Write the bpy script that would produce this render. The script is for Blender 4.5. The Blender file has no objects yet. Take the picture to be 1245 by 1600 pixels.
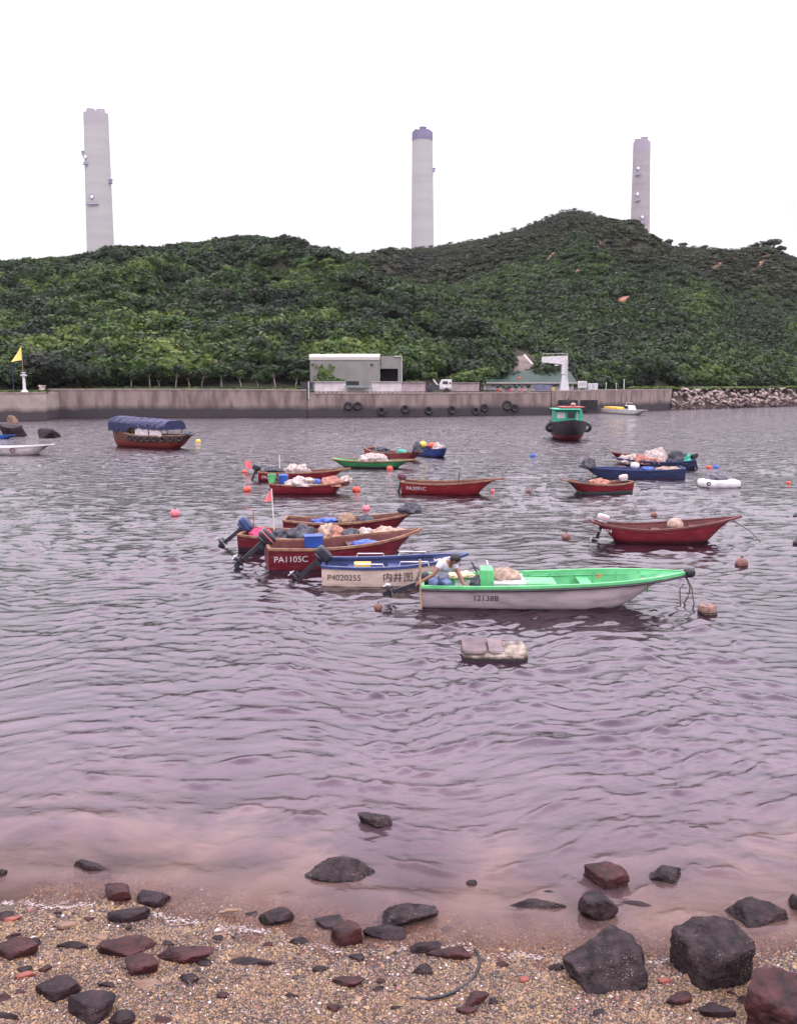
import bpy, math, random
import numpy as np
from mathutils import Vector, Matrix, noise as mnoise, Euler

random.seed(7)
rng = np.random.default_rng(7)
S = bpy.context.scene
COL = S.collection

# ------------------------------------------------------------------ camera
F = 1400.0; CX = 622.5; CY = 800.0; H = 4.5; YH = 597.0
T = math.atan((CY - YH) / F)
cd = bpy.data.cameras.new('camera'); cam = bpy.data.objects.new('camera', cd); COL.objects.link(cam)
cam.location = (0, 0, H); cam.rotation_euler = (math.pi / 2 - T, 0, 0)
cd.sensor_fit = 'VERTICAL'; cd.sensor_height = 24.0; cd.lens = 24.0 * F / 1600.0
cd.clip_start = 0.1; cd.clip_end = 6000
S.camera = cam
S.render.resolution_x = 796; S.render.resolution_y = 1024
S.render.engine = 'CYCLES'
S.view_settings.view_transform = 'Standard'; S.view_settings.look = 'None'
S.view_settings.gamma = 1.0; S.view_settings.exposure = 0.1

# ------------------------------------------------------------------ sky and sun
W = bpy.data.worlds.new('World'); S.world = W; W.use_nodes = True
wn = W.node_tree.nodes; wl = W.node_tree.links
bg = wn['Background']; bg.inputs['Strength'].default_value = 0.1
SUN_EL, SUN_ROT = math.radians(58), math.radians(150)
sky = wn.new('ShaderNodeTexSky'); sky.sky_type = 'NISHITA'; sky.sun_disc = False
sky.sun_elevation = SUN_EL; sky.sun_rotation = SUN_ROT; sky.dust_density = 3
tc = wn.new('ShaderNodeTexCoord'); mp = wn.new('ShaderNodeMapping'); mp.inputs['Scale'].default_value = (1, 1, 3.5)
wl.new(tc.outputs['Generated'], mp.inputs[0])
nz = wn.new('ShaderNodeTexNoise'); nz.inputs['Scale'].default_value = 2.2; nz.inputs['Detail'].default_value = 4
nz.inputs['Roughness'].default_value = 0.45
wl.new(mp.outputs[0], nz.inputs['Vector'])
cr = wn.new('ShaderNodeValToRGB'); cr.color_ramp.elements[0].position = 0.36; cr.color_ramp.elements[1].position = 0.68
cr.color_ramp.elements[0].color = (.80, .88, .90, 1); cr.color_ramp.elements[1].color = (1.06, 1.01, 1.05, 1)
wl.new(nz.outputs['Fac'], cr.inputs[0])
mx = wn.new('ShaderNodeMixRGB'); mx.inputs[0].default_value = 0.93
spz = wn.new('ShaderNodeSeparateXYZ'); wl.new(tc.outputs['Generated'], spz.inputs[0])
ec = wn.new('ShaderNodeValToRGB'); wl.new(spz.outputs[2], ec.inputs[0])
for p_, c_ in ((.17, (.245, .24, .245)), (.36, (.50, .46, .50)), (.50, (.86, .77, .86)), (.72, (1.10, .97, 1.09))): e_ = ec.color_ramp.elements.new(p_); e_.color = (*c_, 1)  # brighter unseen sky band added above the frame to lift the water's reflections
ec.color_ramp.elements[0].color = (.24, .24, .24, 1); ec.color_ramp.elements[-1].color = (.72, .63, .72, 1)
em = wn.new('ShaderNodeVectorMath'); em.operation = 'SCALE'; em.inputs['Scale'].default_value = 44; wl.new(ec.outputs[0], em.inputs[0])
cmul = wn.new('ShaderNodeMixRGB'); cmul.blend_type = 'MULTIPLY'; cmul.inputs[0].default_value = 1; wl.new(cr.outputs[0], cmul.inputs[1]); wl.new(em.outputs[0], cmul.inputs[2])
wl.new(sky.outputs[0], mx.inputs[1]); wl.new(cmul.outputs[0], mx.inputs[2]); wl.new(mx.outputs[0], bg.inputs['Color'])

sd = bpy.data.lights.new('sun', 'SUN'); sd.energy = .9; sd.angle = math.radians(25); sd.color = (1, 0.95, 0.86)
sun = bpy.data.objects.new('sun', sd); COL.objects.link(sun)
sdir = Vector((math.sin(SUN_ROT) * math.cos(SUN_EL), math.cos(SUN_ROT) * math.cos(SUN_EL), math.sin(SUN_EL)))
sun.rotation_euler = sdir.to_track_quat('Z', 'Y').to_euler()

# ------------------------------------------------------------------ pixel -> place
ct, st = math.cos(T), math.sin(T)
def ray(x, y):
    u = (x - CX) / F; v = (y - CY) / F
    return u, ct - v * st, -st - v * ct
def at(x, y, z=0.0):
    a, b, c = ray(x, y); k = (z - H) / c
    return Vector((a * k, b * k, z))
def atd(x, y, d):
    a, b, c = ray(x, y); k = d / b
    return Vector((a * k, d, H + c * k))
def mpp(p):                      # metres per photo pixel at a place
    return (p[1] * ct + (H - p[2]) * st) / F

# ------------------------------------------------------------------ materials
def nmat(name, c1, c2=None, scale=8.0, rough=0.7, bump=0.0, bscale=None, metallic=0.0, detail=5, spec=0.4, stretch=(1, 1, 1), lo=0.35, hi=0.65):
    m = bpy.data.materials.new(name); m.use_nodes = True
    n = m.node_tree.nodes; l = m.node_tree.links; b = n['Principled BSDF']
    b.inputs['Roughness'].default_value = rough; b.inputs['Metallic'].default_value = metallic
    b.inputs['Specular IOR Level'].default_value = spec
    c2 = c2 or tuple(min(1, x * 0.6) for x in c1)
    t = n.new('ShaderNodeTexCoord'); mpn = n.new('ShaderNodeMapping'); mpn.inputs['Scale'].default_value = stretch
    l.new(t.outputs['Object'], mpn.inputs[0])
    nt = n.new('ShaderNodeTexNoise'); nt.inputs['Scale'].default_value = scale; nt.inputs['Detail'].default_value = detail
    l.new(mpn.outputs[0], nt.inputs['Vector'])
    r = n.new('ShaderNodeValToRGB'); r.color_ramp.elements[0].position = lo; r.color_ramp.elements[1].position = hi
    r.color_ramp.elements[0].color = (*c2, 1); r.color_ramp.elements[1].color = (*c1, 1)
    l.new(nt.outputs['Fac'], r.inputs[0]); l.new(r.outputs[0], b.inputs['Base Color'])
    if bump:
        nb = n.new('ShaderNodeTexNoise'); nb.inputs['Scale'].default_value = bscale or scale * 3; nb.inputs['Detail'].default_value = 5
        l.new(mpn.outputs[0], nb.inputs['Vector'])
        bp = n.new('ShaderNodeBump'); bp.inputs['Strength'].default_value = 1.0; bp.inputs['Distance'].default_value = bump
        l.new(nb.outputs['Fac'], bp.inputs['Height']); l.new(bp.outputs[0], b.inputs['Normal'])
    m['ramp'] = r.name
    return m

def band(m, z0, cdark, width=0.03, axis=2, wob=0.05, wscale=3.0):
    """colour below a height z0 (object space) replaced: waterline grime / bottom paint"""
    n = m.node_tree.nodes; l = m.node_tree.links; b = n['Principled BSDF']; r = n[m['ramp']]
    t = n.new('ShaderNodeTexCoord'); sp = n.new('ShaderNodeSeparateXYZ'); l.new(t.outputs['Object'], sp.inputs[0])
    nt = n.new('ShaderNodeTexNoise'); nt.inputs['Scale'].default_value = wscale; nt.inputs['Detail'].default_value = 4
    l.new(t.outputs['Object'], nt.inputs['Vector'])
    ma = n.new('ShaderNodeMath'); ma.operation = 'MULTIPLY_ADD'; ma.inputs[1].default_value = wob * 2; ma.inputs[2].default_value = -wob
    l.new(nt.outputs['Fac'], ma.inputs[0])
    ad = n.new('ShaderNodeMath'); ad.operation = 'ADD'; l.new(sp.outputs[axis], ad.inputs[0]); l.new(ma.outputs[0], ad.inputs[1])
    mr = n.new('ShaderNodeMapRange'); mr.inputs['From Min'].default_value = z0 - width; mr.inputs['From Max'].default_value = z0 + width
    l.new(ad.outputs[0], mr.inputs['Value'])
    mxn = n.new('ShaderNodeMixRGB'); mxn.inputs[1].default_value = (*cdark, 1)
    l.new(mr.outputs[0], mxn.inputs[0]); l.new(n[m['src']].outputs[0] if 'src' in m.keys() else r.outputs[0], mxn.inputs[2]); l.new(mxn.outputs[0], b.inputs['Base Color'])
    return m

M = {}
M['white'] = nmat('white paint', (.60, .57, .58), (.42, .40, .41), 3, .45)
M['cream'] = nmat('cream paint', (.66, .56, .48), (.48, .40, .34), 4, .5)
M['black'] = nmat('black rubber', (.022, .02, .025), (.01, .01, .012), 6, .5)
M['motor'] = nmat('motor black', (.03, .03, .04), (.015, .015, .02), 6, .3)
M['motorblue'] = nmat('motor blue grey', (.03, .045, .12), (.02, .03, .07), 6, .35)
M['steel'] = nmat('galvanised steel', (.55, .54, .56), (.4, .4, .42), 5, .4, metallic=.4)
M['wood'] = nmat('weathered wood', (.30, .2, .13), (.16, .10, .07), 8, .8, .004, stretch=(1, 8, 8))
M['pole'] = nmat('bamboo', (.42, .28, .18), (.25, .16, .1), 6, .6)
M['rope'] = nmat('rope', (.16, .11, .10), (.07, .05, .05), 40, .9)
M['redpaint'] = nmat('red brown deck paint', (.12, .03, .026), (.07, .02, .02), 7, .6, .003)
M['rim'] = nmat('worn rubbing strake', (.25, .14, .08), (.14, .055, .035), 6, .6)
M['green'] = nmat('green boat paint', (.12, .46, .18), (.08, .33, .13), 3, .4)
M['greendeck'] = nmat('green boat interior', (.085, .38, .15), (.05, .25, .10), 2.5, .5)
M['bluepaint'] = nmat('blue boat paint', (.028, .045, .14), (.018, .028, .09), 4, .45)
M['blueplastic'] = nmat('blue plastic', (.02, .07, .30), (.015, .05, .22), 4, .35)
M['netwhite'] = nmat('pale fishing net', (.50, .43, .40), (.22, .17, .16), 9, .95, .03, 14)
M['netpink'] = nmat('pink tan fishing net', (.40, .19, .14), (.2, .09, .075), 9, .95, .03, 14)
M['tan'] = nmat('tan sacking', (.42, .31, .24), (.22, .15, .12), 7, .95, .02, 12)
M['darktarp'] = nmat('dark tarpaulin', (.05, .05, .065), (.02, .02, .028), 5, .6, .02, 8)
M['bluetarp'] = nmat('blue canopy tarpaulin', (.014, .017, .07), (.006, .008, .035), 3, .6, .02, 5)
M['pinkcloth'] = nmat('pink cloth', (.65, .06, .14), (.4, .04, .1), 6, .8, .02, 8)
M['redcloth'] = nmat('faded red flag', (.80, .17, .20), (.65, .12, .15), 6, .8)
M['yellowcloth'] = nmat('yellow flag', (.80, .66, .20), (.66, .52, .14), 6, .8)
M['orange'] = nmat('orange float', (.62, .075, .035), (.4, .05, .03), 6, .45)
M['pink'] = nmat('faded pink float', (.62, .16, .20), (.4, .1, .12), 6, .5)
M['brownfloat'] = nmat('weathered brown float', (.22, .10, .08), (.10, .045, .04), 6, .6)
M['bluefloat'] = nmat('blue float', (.04, .10, .4), (.03, .06, .25), 6, .5)
M['yellow'] = nmat('yellow paint', (.75, .50, .06), (.6, .38, .05), 6, .5)
M['teal'] = nmat('teal green cabin paint', (.03, .34, .24), (.02, .22, .16), 4, .5)
M['glass'] = nmat('dark window', (.03, .03, .04), (.02, .02, .025), 3, .12, spec=.6)
M['skin'] = nmat('skin', (.22, .105, .07), (.17, .08, .055), 20, .55)
M['shirt'] = nmat('pale grey shirt', (.52, .50, .56), (.40, .38, .44), 14, .9)
M['jeans'] = nmat('blue jeans', (.15, .19, .33), (.09, .12, .23), 18, .9)
M['hair'] = nmat('black hair', (.015, .012, .014), (.008, .007, .008), 30, .6)
M['darkhull'] = nmat('black tarred hull', (.03, .025, .03), (.015, .012, .015), 5, .5)

# ------------------------------------------------------------------ mesh helper
class MB:
    def __init__(s): s.v = []; s.f = []
    def add(s, vs, fs, mtx=None):
        o = len(s.v)
        for p in vs:
            p = Vector(p)
            if mtx is not None: p = mtx @ p
            s.v.append(tuple(p))
        s.f += [tuple(i + o for i in f) for f in fs]
        return s
    def box(s, c, d, mtx=None, taper=(1, 1)):
        x, y, z = d[0] / 2, d[1] / 2, d[2] / 2; tx, ty = taper
        vs = [(-x, -y, -z), (x, -y, -z), (x, y, -z), (-x, y, -z), (-x * tx, -y * ty, z), (x * tx, -y * ty, z), (x * tx, y * ty, z), (-x * tx, y * ty, z)]
        vs = [(a + c[0], b + c[1], e + c[2]) for a, b, e in vs]
        return s.add(vs, [(0, 3, 2, 1), (4, 5, 6, 7), (0, 1, 5, 4), (1, 2, 6, 5), (2, 3, 7, 6), (3, 0, 4, 7)], mtx)
    def tube(s, pts, r, n=8, mtx=None, cap=True):
        pts = [Vector(p) for p in pts]; vs = []; fs = []
        rr = r if isinstance(r, (list, tuple)) else [r] * len(pts)
        up = Vector((0, 0, 1))
        for i, p in enumerate(pts):
            t = (pts[min(i + 1, len(pts) - 1)] - pts[max(i - 1, 0)]).normalized()
            a = up if abs(t.dot(up)) < .95 else Vector((1, 0, 0))
            u = t.cross(a).normalized(); w = t.cross(u).normalized()
            for k in range(n):
                an = 2 * math.pi * k / n
                vs.append(p + (u * math.cos(an) + w * math.sin(an)) * rr[i])
        for i in range(len(pts) - 1):
            for k in range(n):
                a = i * n + k; b = i * n + (k + 1) % n
                fs.append((a, b, b + n, a + n))
        if cap:
            fs.append(tuple(range(n - 1, -1, -1))); o = (len(pts) - 1) * n; fs.append(tuple(range(o, o + n)))
        return s.add(vs, fs, mtx)
    def ell(s, c, r, nu=16, nv=10, mtx=None, p=1.0, wob=0, seed=0, zmin=None):
        vs = []; fs = []
        sg = lambda a: math.copysign(abs(a) ** p, a)
        for j in range(nv + 1):
            ph = -math.pi / 2 + math.pi * j / nv
            for i in range(nu):
                th = 2 * math.pi * i / nu
                q = Vector((sg(math.cos(ph)) * sg(math.cos(th)), sg(math.cos(ph)) * sg(math.sin(th)), sg(math.sin(ph))))
                k = 1.0
                if wob: k += wob * mnoise.fractal(q * 1.7 + Vector((seed * 3.1, seed, 0)), 1.0, 2.0, 4)
                z = q.z * r[2] * k
                if zmin is not None: z = max(z, zmin)
                vs.append((c[0] + q.x * r[0] * k, c[1] + q.y * r[1] * k, c[2] + z))
        for j in range(nv):
            for i in range(nu):
                a = j * nu + i; b = j * nu + (i + 1) % nu
                fs.append((a, b, b + nu, a + nu))
        return s.add(vs, fs, mtx)
    def torus(s, c, R, r, axis='y', n=18, m=8, mtx=None):
        vs = []; fs = []
        for i in range(n):
            a = 2 * math.pi * i / n
            for j in range(m):
                b = 2 * math.pi * j / m
                x = (R + r * math.cos(b)) * math.cos(a); z = (R + r * math.cos(b)) * math.sin(a); y = r * math.sin(b)
                q = (x, y, z) if axis == 'y' else ((y, x, z) if axis == 'x' else (x, z, y))
                vs.append((q[0] + c[0], q[1] + c[1], q[2] + c[2]))
        for i in range(n):
            for j in range(m):
                a = i * m + j; b = i * m + (j + 1) % m; c2 = ((i + 1) % n) * m + (j + 1) % m; d = ((i + 1) % n) * m + j
                fs.append((a, b, c2, d))
        return s.add(vs, fs, mtx)
    def lathe(s, prof, c=(0, 0, 0), n=20, mtx=None):
        vs = []; fs = []
        for r, z in prof:
            for i in range(n):
                a = 2 * math.pi * i / n; vs.append((c[0] + r * math.cos(a), c[1] + r * math.sin(a), c[2] + z))
        for j in range(len(prof) - 1):
            for i in range(n):
                a = j * n + i; b = j * n + (i + 1) % n; fs.append((a, b, b + n, a + n))
        fs.append(tuple(range(n - 1, -1, -1))); o = (len(prof) - 1) * n; fs.append(tuple(range(o, o + n)))
        return s.add(vs, fs, mtx)
    def build(s, name, mat, parent=None, smooth=False, bevel=0, loc=None):
        me = bpy.data.meshes.new(name); me.from_pydata(s.v, [], s.f); me.update()
        if smooth:
            me.polygons.foreach_set('use_smooth', [True] * len(me.polygons))
        if mat: me.materials.append(mat)
        o = bpy.data.objects.new(name, me); COL.objects.link(o)
        if parent: o.parent = parent
        if loc is not None: o.location = loc
        if bevel:
            b = o.modifiers.new('bevel', 'BEVEL'); b.width = bevel; b.segments = 2; b.limit_method = 'ANGLE'
        return o

def tag(o, label=None, cat=None, group=None, kind=None):
    if label: o['label'] = label
    if cat: o['category'] = cat
    if group: o['group'] = group
    if kind: o['kind'] = kind
    return o
def empty(name, loc, rz=0, label=None, cat=None, group=None):
    o = bpy.data.objects.new(name, None); COL.objects.link(o); o.location = loc; o.rotation_euler = (0, 0, rz)
    o.empty_display_size = .2
    return tag(o, label, cat, group)
def copy_tree(o, parent=None):
    c = o.copy(); COL.objects.link(c)
    if parent: c.parent = parent
    for ch in [x for x in COL.objects if x.parent == o]: copy_tree(ch, c)
    return c
def npmesh(name, V, Fc, n, mat, attrs=None, smooth=False):
    """V (N,3), Fc (K,n) numpy -> object"""
    me = bpy.data.meshes.new(name)
    me.vertices.add(len(V)); me.vertices.foreach_set('co', np.asarray(V, np.float32).ravel())
    K = len(Fc)
    me.loops.add(K * n); me.loops.foreach_set('vertex_index', np.asarray(Fc, np.int32).ravel())
    me.polygons.add(K); me.polygons.foreach_set('loop_start', np.arange(0, K * n, n, dtype=np.int32))
    me.polygons.foreach_set('use_smooth', np.full(K, smooth))
    for k, a in (attrs or {}).items():
        at_ = me.attributes.new(k, 'FLOAT', 'POINT'); at_.data.foreach_set('value', np.asarray(a, np.float32))
    me.update(calc_edges=True); me.validate()
    me.materials.append(mat)
    o = bpy.data.objects.new(name, me); COL.objects.link(o)
    return o
def text_mesh(s, size):
    cu = bpy.data.curves.new('lettering', 'FONT'); cu.body = s; cu.size = size
    o = bpy.data.objects.new('lettering', cu); COL.objects.link(o)
    bpy.context.view_layer.update()
    dg = bpy.context.evaluated_depsgraph_get(); me = bpy.data.meshes.new_from_object(o.evaluated_get(dg))
    vs = [tuple(v.co) for v in me.vertices]; fs = [tuple(p.vertices) for p in me.polygons]
    bpy.data.objects.remove(o); bpy.data.curves.remove(cu); bpy.data.meshes.remove(me)
    return vs, fs
def sines(X, Y, lmin, lmax, n, seed, ang=math.pi, base=0.0):
    r = np.random.default_rng(seed); out = np.zeros_like(X)
    for i in range(n):
        L = lmin * (lmax / lmin) ** r.random(); a = base + (r.random() * 2 - 1) * ang; p = r.random() * 6.28
        k = 2 * math.pi / L
        out += np.sin(k * (X * math.cos(a) + Y * math.sin(a)) + p)
    return out / math.sqrt(n / 2)

# ------------------------------------------------------------------ shoreline and beach
SH = [(-500, 1385), (0, 1412), (150, 1417), (250, 1436), (400, 1455), (480, 1474), (600, 1492), (700, 1486), (850, 1504), (960, 1503), (1080, 1494), (1245, 1494), (1700, 1490)]
SHW = [at(x, y, 0) for x, y in SH]
shx = np.array([p.x for p in SHW]); shy = np.array([p.y for p in SHW])
def shore_wob(X): return .035 * np.sin(X * 2.1) + .022 * np.sin(X * 5.3 + 1) + .013 * np.sin(X * 11.7 + 2) + .008 * np.sin(X * 27.1)
def beach_z(X, Y):
    ys = np.interp(X, shx, shy) + shore_wob(X)
    d = ys - Y
    z = np.where(d > 0, .09 * d, .11 * d)
    z = np.where(d < -3, -.33 + (d + 3) * .25, z)
    z = np.maximum(z, -4)
    z = z + .008 * sines(X, Y, .15, .9, 14, 5) * np.clip(1 + d, 0, 1)
    return z
def bz(x, y): return float(beach_z(np.array([x * 1.0]), np.array([y * 1.0]))[0])

def vcol_mat(name, stops, attr='tint', rough=.85, bump=None, spec=.3, nscale=None, namt=0.0, trans=0.0):
    m = bpy.data.materials.new(name); m.use_nodes = True
    n = m.node_tree.nodes; l = m.node_tree.links; b = n['Principled BSDF']
    b.inputs['Roughness'].default_value = rough; b.inputs['Specular IOR Level'].default_value = spec
    a = n.new('ShaderNodeAttribute'); a.attribute_name = attr
    r = n.new('ShaderNodeValToRGB')
    while len(r.color_ramp.elements) < len(stops): r.color_ramp.elements.new(.5)
    for e, (p, c) in zip(r.color_ramp.elements, stops): e.position = p
    for e, (p, c) in zip(r.color_ramp.elements, stops): e.color = (*c, 1)
    src = a.outputs['Fac']
    if nscale:
        t = n.new('ShaderNodeTexCoord'); nt = n.new('ShaderNodeTexNoise'); nt.inputs['Scale'].default_value = nscale; nt.inputs['Detail'].default_value = 4
        l.new(t.outputs['Object'], nt.inputs['Vector'])
        ma = n.new('ShaderNodeMath'); ma.operation = 'MULTIPLY_ADD'; ma.inputs[1].default_value = namt; l.new(nt.outputs['Fac'], ma.inputs[0])
        su = n.new('ShaderNodeMath'); su.operation = 'SUBTRACT'; su.inputs[1].default_value = namt / 2; l.new(a.outputs['Fac'], su.inputs[0]); l.new(su.outputs[0], ma.inputs[2])
        src = ma.outputs[0]
    l.new(src, r.inputs[0]); l.new(r.outputs[0], b.inputs['Base Color'])
    m['ramp'] = r.name
    return m

def grid_mesh(name, X, Y, Z, mat, attrs=None, smooth=True):
    nr, nc = X.shape
    V = np.stack([X, Y, Z], -1).reshape(-1, 3)
    i = np.arange(nr - 1)[:, None] * nc + np.arange(nc - 1)[None, :]
    Fc = np.stack([i, i + 1, i + nc + 1, i + nc], -1).reshape(-1, 4)
    return npmesh(name, V, Fc, 4, mat, attrs, smooth)

# sand: wet strip near the water is darker because z is low
sand = nmat('coarse shelly sand', (.16, .105, .06), (.045, .03, .022), 60, .9, .006, 220, detail=8)
def sand_nodes(m):
    n = m.node_tree.nodes; l = m.node_tree.links; b = n['Principled BSDF']; r = n[m['ramp']]
    t = n.new('ShaderNodeTexCoord')
    big = n.new('ShaderNodeTexNoise'); big.inputs['Scale'].default_value = 1.3; big.inputs['Detail'].default_value = 4; l.new(t.outputs['Object'], big.inputs['Vector'])
    rb = n.new('ShaderNodeValToRGB'); rb.color_ramp.elements[0].position = .42; rb.color_ramp.elements[1].position = .58
    rb.color_ramp.elements[0].color = (.62, .58, .60, 1); rb.color_ramp.elements[1].color = (1.1, 1, .85, 1)
    l.new(big.outputs['Fac'], rb.inputs[0])
    mu = n.new('ShaderNodeMixRGB'); mu.blend_type = 'MULTIPLY'; mu.inputs[0].default_value = 1
    l.new(r.outputs[0], mu.inputs[1]); l.new(rb.outputs[0], mu.inputs[2])
    g = n.new('ShaderNodeNewGeometry'); sp = n.new('ShaderNodeSeparateXYZ'); l.new(g.outputs['Position'], sp.inputs[0])
    mr = n.new('ShaderNodeMapRange'); mr.inputs['From Min'].default_value = .0; mr.inputs['From Max'].default_value = .06
    mr.inputs['To Min'].default_value = .8; mr.inputs['To Max'].default_value = 1; l.new(sp.outputs[2], mr.inputs['Value'])
    mw = n.new('ShaderNodeMixRGB'); mw.blend_type = 'MULTIPLY'; mw.inputs[0].default_value = 1
    l.new(mu.outputs[0], mw.inputs[1]); l.new(mr.outputs[0], mw.inputs[2]); l.new(mw.outputs[0], b.inputs['Base Color'])
    m2 = n.new('ShaderNodeMapRange'); m2.inputs['From Min'].default_value = .0; m2.inputs['From Max'].default_value = .05
    m2.inputs['To Min'].default_value = .35; m2.inputs['To Max'].default_value = .9; l.new(sp.outputs[2], m2.inputs['Value']); l.new(m2.outputs[0], b.inputs['Roughness'])
sand_nodes(sand)
xs = np.concatenate([np.linspace(-40, -6, 60)[:-1], np.linspace(-6, 6, 500), np.linspace(6, 40, 60)[1:]])
ys = np.concatenate([np.linspace(-6, 4.5, 40)[:-1], np.linspace(4.5, 11, 260), np.linspace(11, 30, 50)[1:]])
X, Y = np.meshgrid(xs, ys); o = grid_mesh('beach', X, Y, beach_z(X, Y), sand); tag(o, kind='structure')
X, Y = np.meshgrid(np.linspace(-1500, 1500, 30), np.linspace(-60, 2500, 30))
sb = nmat('seabed mud', (.12, .09, .08), (.07, .05, .05), .3, .9)
tag(grid_mesh('seabed', X, Y, X * 0 - 4.2, sb), kind='structure')

# ------------------------------------------------------------------ water
NR, NC = 1250, 860
d = 5.2 * (420 / 5.2) ** (np.linspace(0, 1, NR))
az = np.tan(np.radians(np.linspace(-40, 40, NC)))
Yw = np.repeat(d[:, None], NC, 1); Xw = d[:, None] * az[None, :]
spacing = Yw * math.log(420 / 5.2) / NR
def wave_field(X, Y):
    r = np.random.default_rng(11); Z = np.zeros_like(X)
    wx = X + .35 * np.sin(Y * .9 + X * .3) + .2 * np.sin(X * 1.7 - Y * .6); wy = Y + .3 * np.sin(X * .8 + 1.3) + .15 * np.sin(X * 2.1 + Y * .5 + 2)
    patch = .5 + .5 * np.tanh(1.2 * sines(X * .45, Y * .25, 3, 14, 16, 3))
    shore = np.clip((Y - np.interp(X, shx, shy)) / 9.0, 0, 1)
    nw = 170; Zs = np.zeros_like(X); var = np.zeros_like(X)
    for i in range(nw):
        q = i / (nw - 1)
        L = .11 * (2.6 / .11) ** q
        a = math.pi / 2 + r.normal() * (.50 if L < 1.2 else .35)
        k = 2 * math.pi / L; ph = r.random() * 6.28
        fade = np.clip((L / spacing - 2.2) / 2.5, 0, 1)
        th = k * (wx * math.cos(a) + wy * math.sin(a)) + ph
        if L < 1.1:
            A = (.034 if L < .22 else (.039 if L < .6 else .015)) / k * (.35 + .65 * shore) * (.45 + .75 * patch)
            Zs += A * fade * np.sin(th); var += (A * fade) ** 2 / 2
        else: Z += (.006 if L < 1.8 else .004) / k * (.4 + .6 * shore) * fade * np.sin(th)
    sg = np.sqrt(var) + 1e-6
    Z += sg * (np.exp(.42 * np.clip(Zs / sg, -3, 3)) - 1.09) * 2.1
    return Z
Zw = wave_field(Xw, Yw)
offs = Yw - np.interp(Xw, shx, shy)
Zw = Zw * np.clip(.25 + offs / 2.5, .12, 1)
# long low swash lines near the beach
sw = np.clip(1 - offs / 5, 0, 1) * np.clip(offs / .4, 0, 1)
Zw += sw * .010 * sines(Xw * .5, Yw, .5, 1.3, 8, 21, .4, math.pi / 2)
depth = np.maximum(0, Zw - beach_z(Xw, Yw))
turb = np.clip(1 - offs / 11, 0, 1)
wm = bpy.data.materials.new('sea water'); wm.use_nodes = True
n = wm.node_tree.nodes; l = wm.node_tree.links; b = n['Principled BSDF']
b.inputs['Roughness'].default_value = .03; b.inputs['IOR'].default_value = 1.53; b.inputs['Specular IOR Level'].default_value = .5
b.inputs['Specular Tint'].default_value = (1, .83, .98, 1)
ta = n.new('ShaderNodeAttribute'); ta.attribute_name = 'turb'
cr = n.new('ShaderNodeValToRGB'); cr.color_ramp.elements[0].color = (.010, .005, .008, 1); cr.color_ramp.elements[1].color = (.22, .14, .115, 1)
e = cr.color_ramp.elements.new(.6); e.color = (.035, .021, .031, 1); e = cr.color_ramp.elements.new(.85); e.color = (.085, .055, .064, 1)
tx = n.new('ShaderNodeTexCoord')
tn = n.new('ShaderNodeTexNoise'); tn.inputs['Scale'].default_value = .7; tn.inputs['Detail'].default_value = 6; tn.inputs['Distortion'].default_value = 1.5
l.new(tx.outputs['Object'], tn.inputs['Vector'])
ma = n.new('ShaderNodeMath'); ma.operation = 'MULTIPLY_ADD'; ma.inputs[1].default_value = .5; l.new(tn.outputs['Fac'], ma.inputs[0])
mb_ = n.new('ShaderNodeMath'); mb_.operation = 'SUBTRACT'; mb_.inputs[1].default_value = .25; l.new(ta.outputs['Fac'], mb_.inputs[0]); l.new(mb_.outputs[0], ma.inputs[2])
l.new(ma.outputs[0], cr.inputs[0]); l.new(cr.outputs[0], b.inputs['Base Color'])
# fine ripples too small for the mesh
mpw = n.new('ShaderNodeMapping'); mpw.inputs['Scale'].default_value = (1, 1.3, 1); l.new(tx.outputs['Object'], mpw.inputs[0])
n1 = n.new('ShaderNodeTexNoise'); n1.inputs['Scale'].default_value = 7; n1.inputs['Detail'].default_value = 5; n1.inputs['Distortion'].default_value = .6; l.new(mpw.outputs[0], n1.inputs['Vector'])
n2 = n.new('ShaderNodeTexNoise'); n2.inputs['Scale'].default_value = 1.7; n2.inputs['Detail'].default_value = 4; l.new(mpw.outputs[0], n2.inputs['Vector'])
fa = n.new('ShaderNodeAttribute'); fa.attribute_name = 'far'
b1 = n.new('ShaderNodeBump'); b1.inputs['Distance'].default_value = .010; b1.inputs['Strength'].default_value = .8; l.new(n1.outputs['Fac'], b1.inputs['Height'])
b2 = n.new('ShaderNodeBump'); b2.inputs['Distance'].default_value = .26; l.new(n2.outputs['Fac'], b2.inputs['Height']); l.new(fa.outputs['Fac'], b2.inputs['Strength'])
l.new(b1.outputs[0], b2.inputs['Normal']); l.new(b2.outputs[0], b.inputs['Normal'])
tr = n.new('ShaderNodeBsdfTransparent'); tr.inputs[0].default_value = (.86, .78, .76, 1)
da = n.new('ShaderNodeAttribute'); da.attribute_name = 'cover'
mxs = n.new('ShaderNodeMixShader'); l.new(da.outputs['Fac'], mxs.inputs[0]); l.new(tr.outputs[0], mxs.inputs[1]); l.new(b.outputs[0], mxs.inputs[2])
l.new(mxs.outputs[0], n['Material Output'].inputs['Surface'])
cover = 1 - .95 * np.exp(-depth / .16)
far = np.clip((Yw - 16) / 50, 0, 1) * 1.0
o = grid_mesh('water', Xw, Yw, Zw, wm, {'cover': cover.ravel(), 'turb': turb.ravel(), 'far': far.ravel()})
tag(o, kind='structure')

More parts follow.
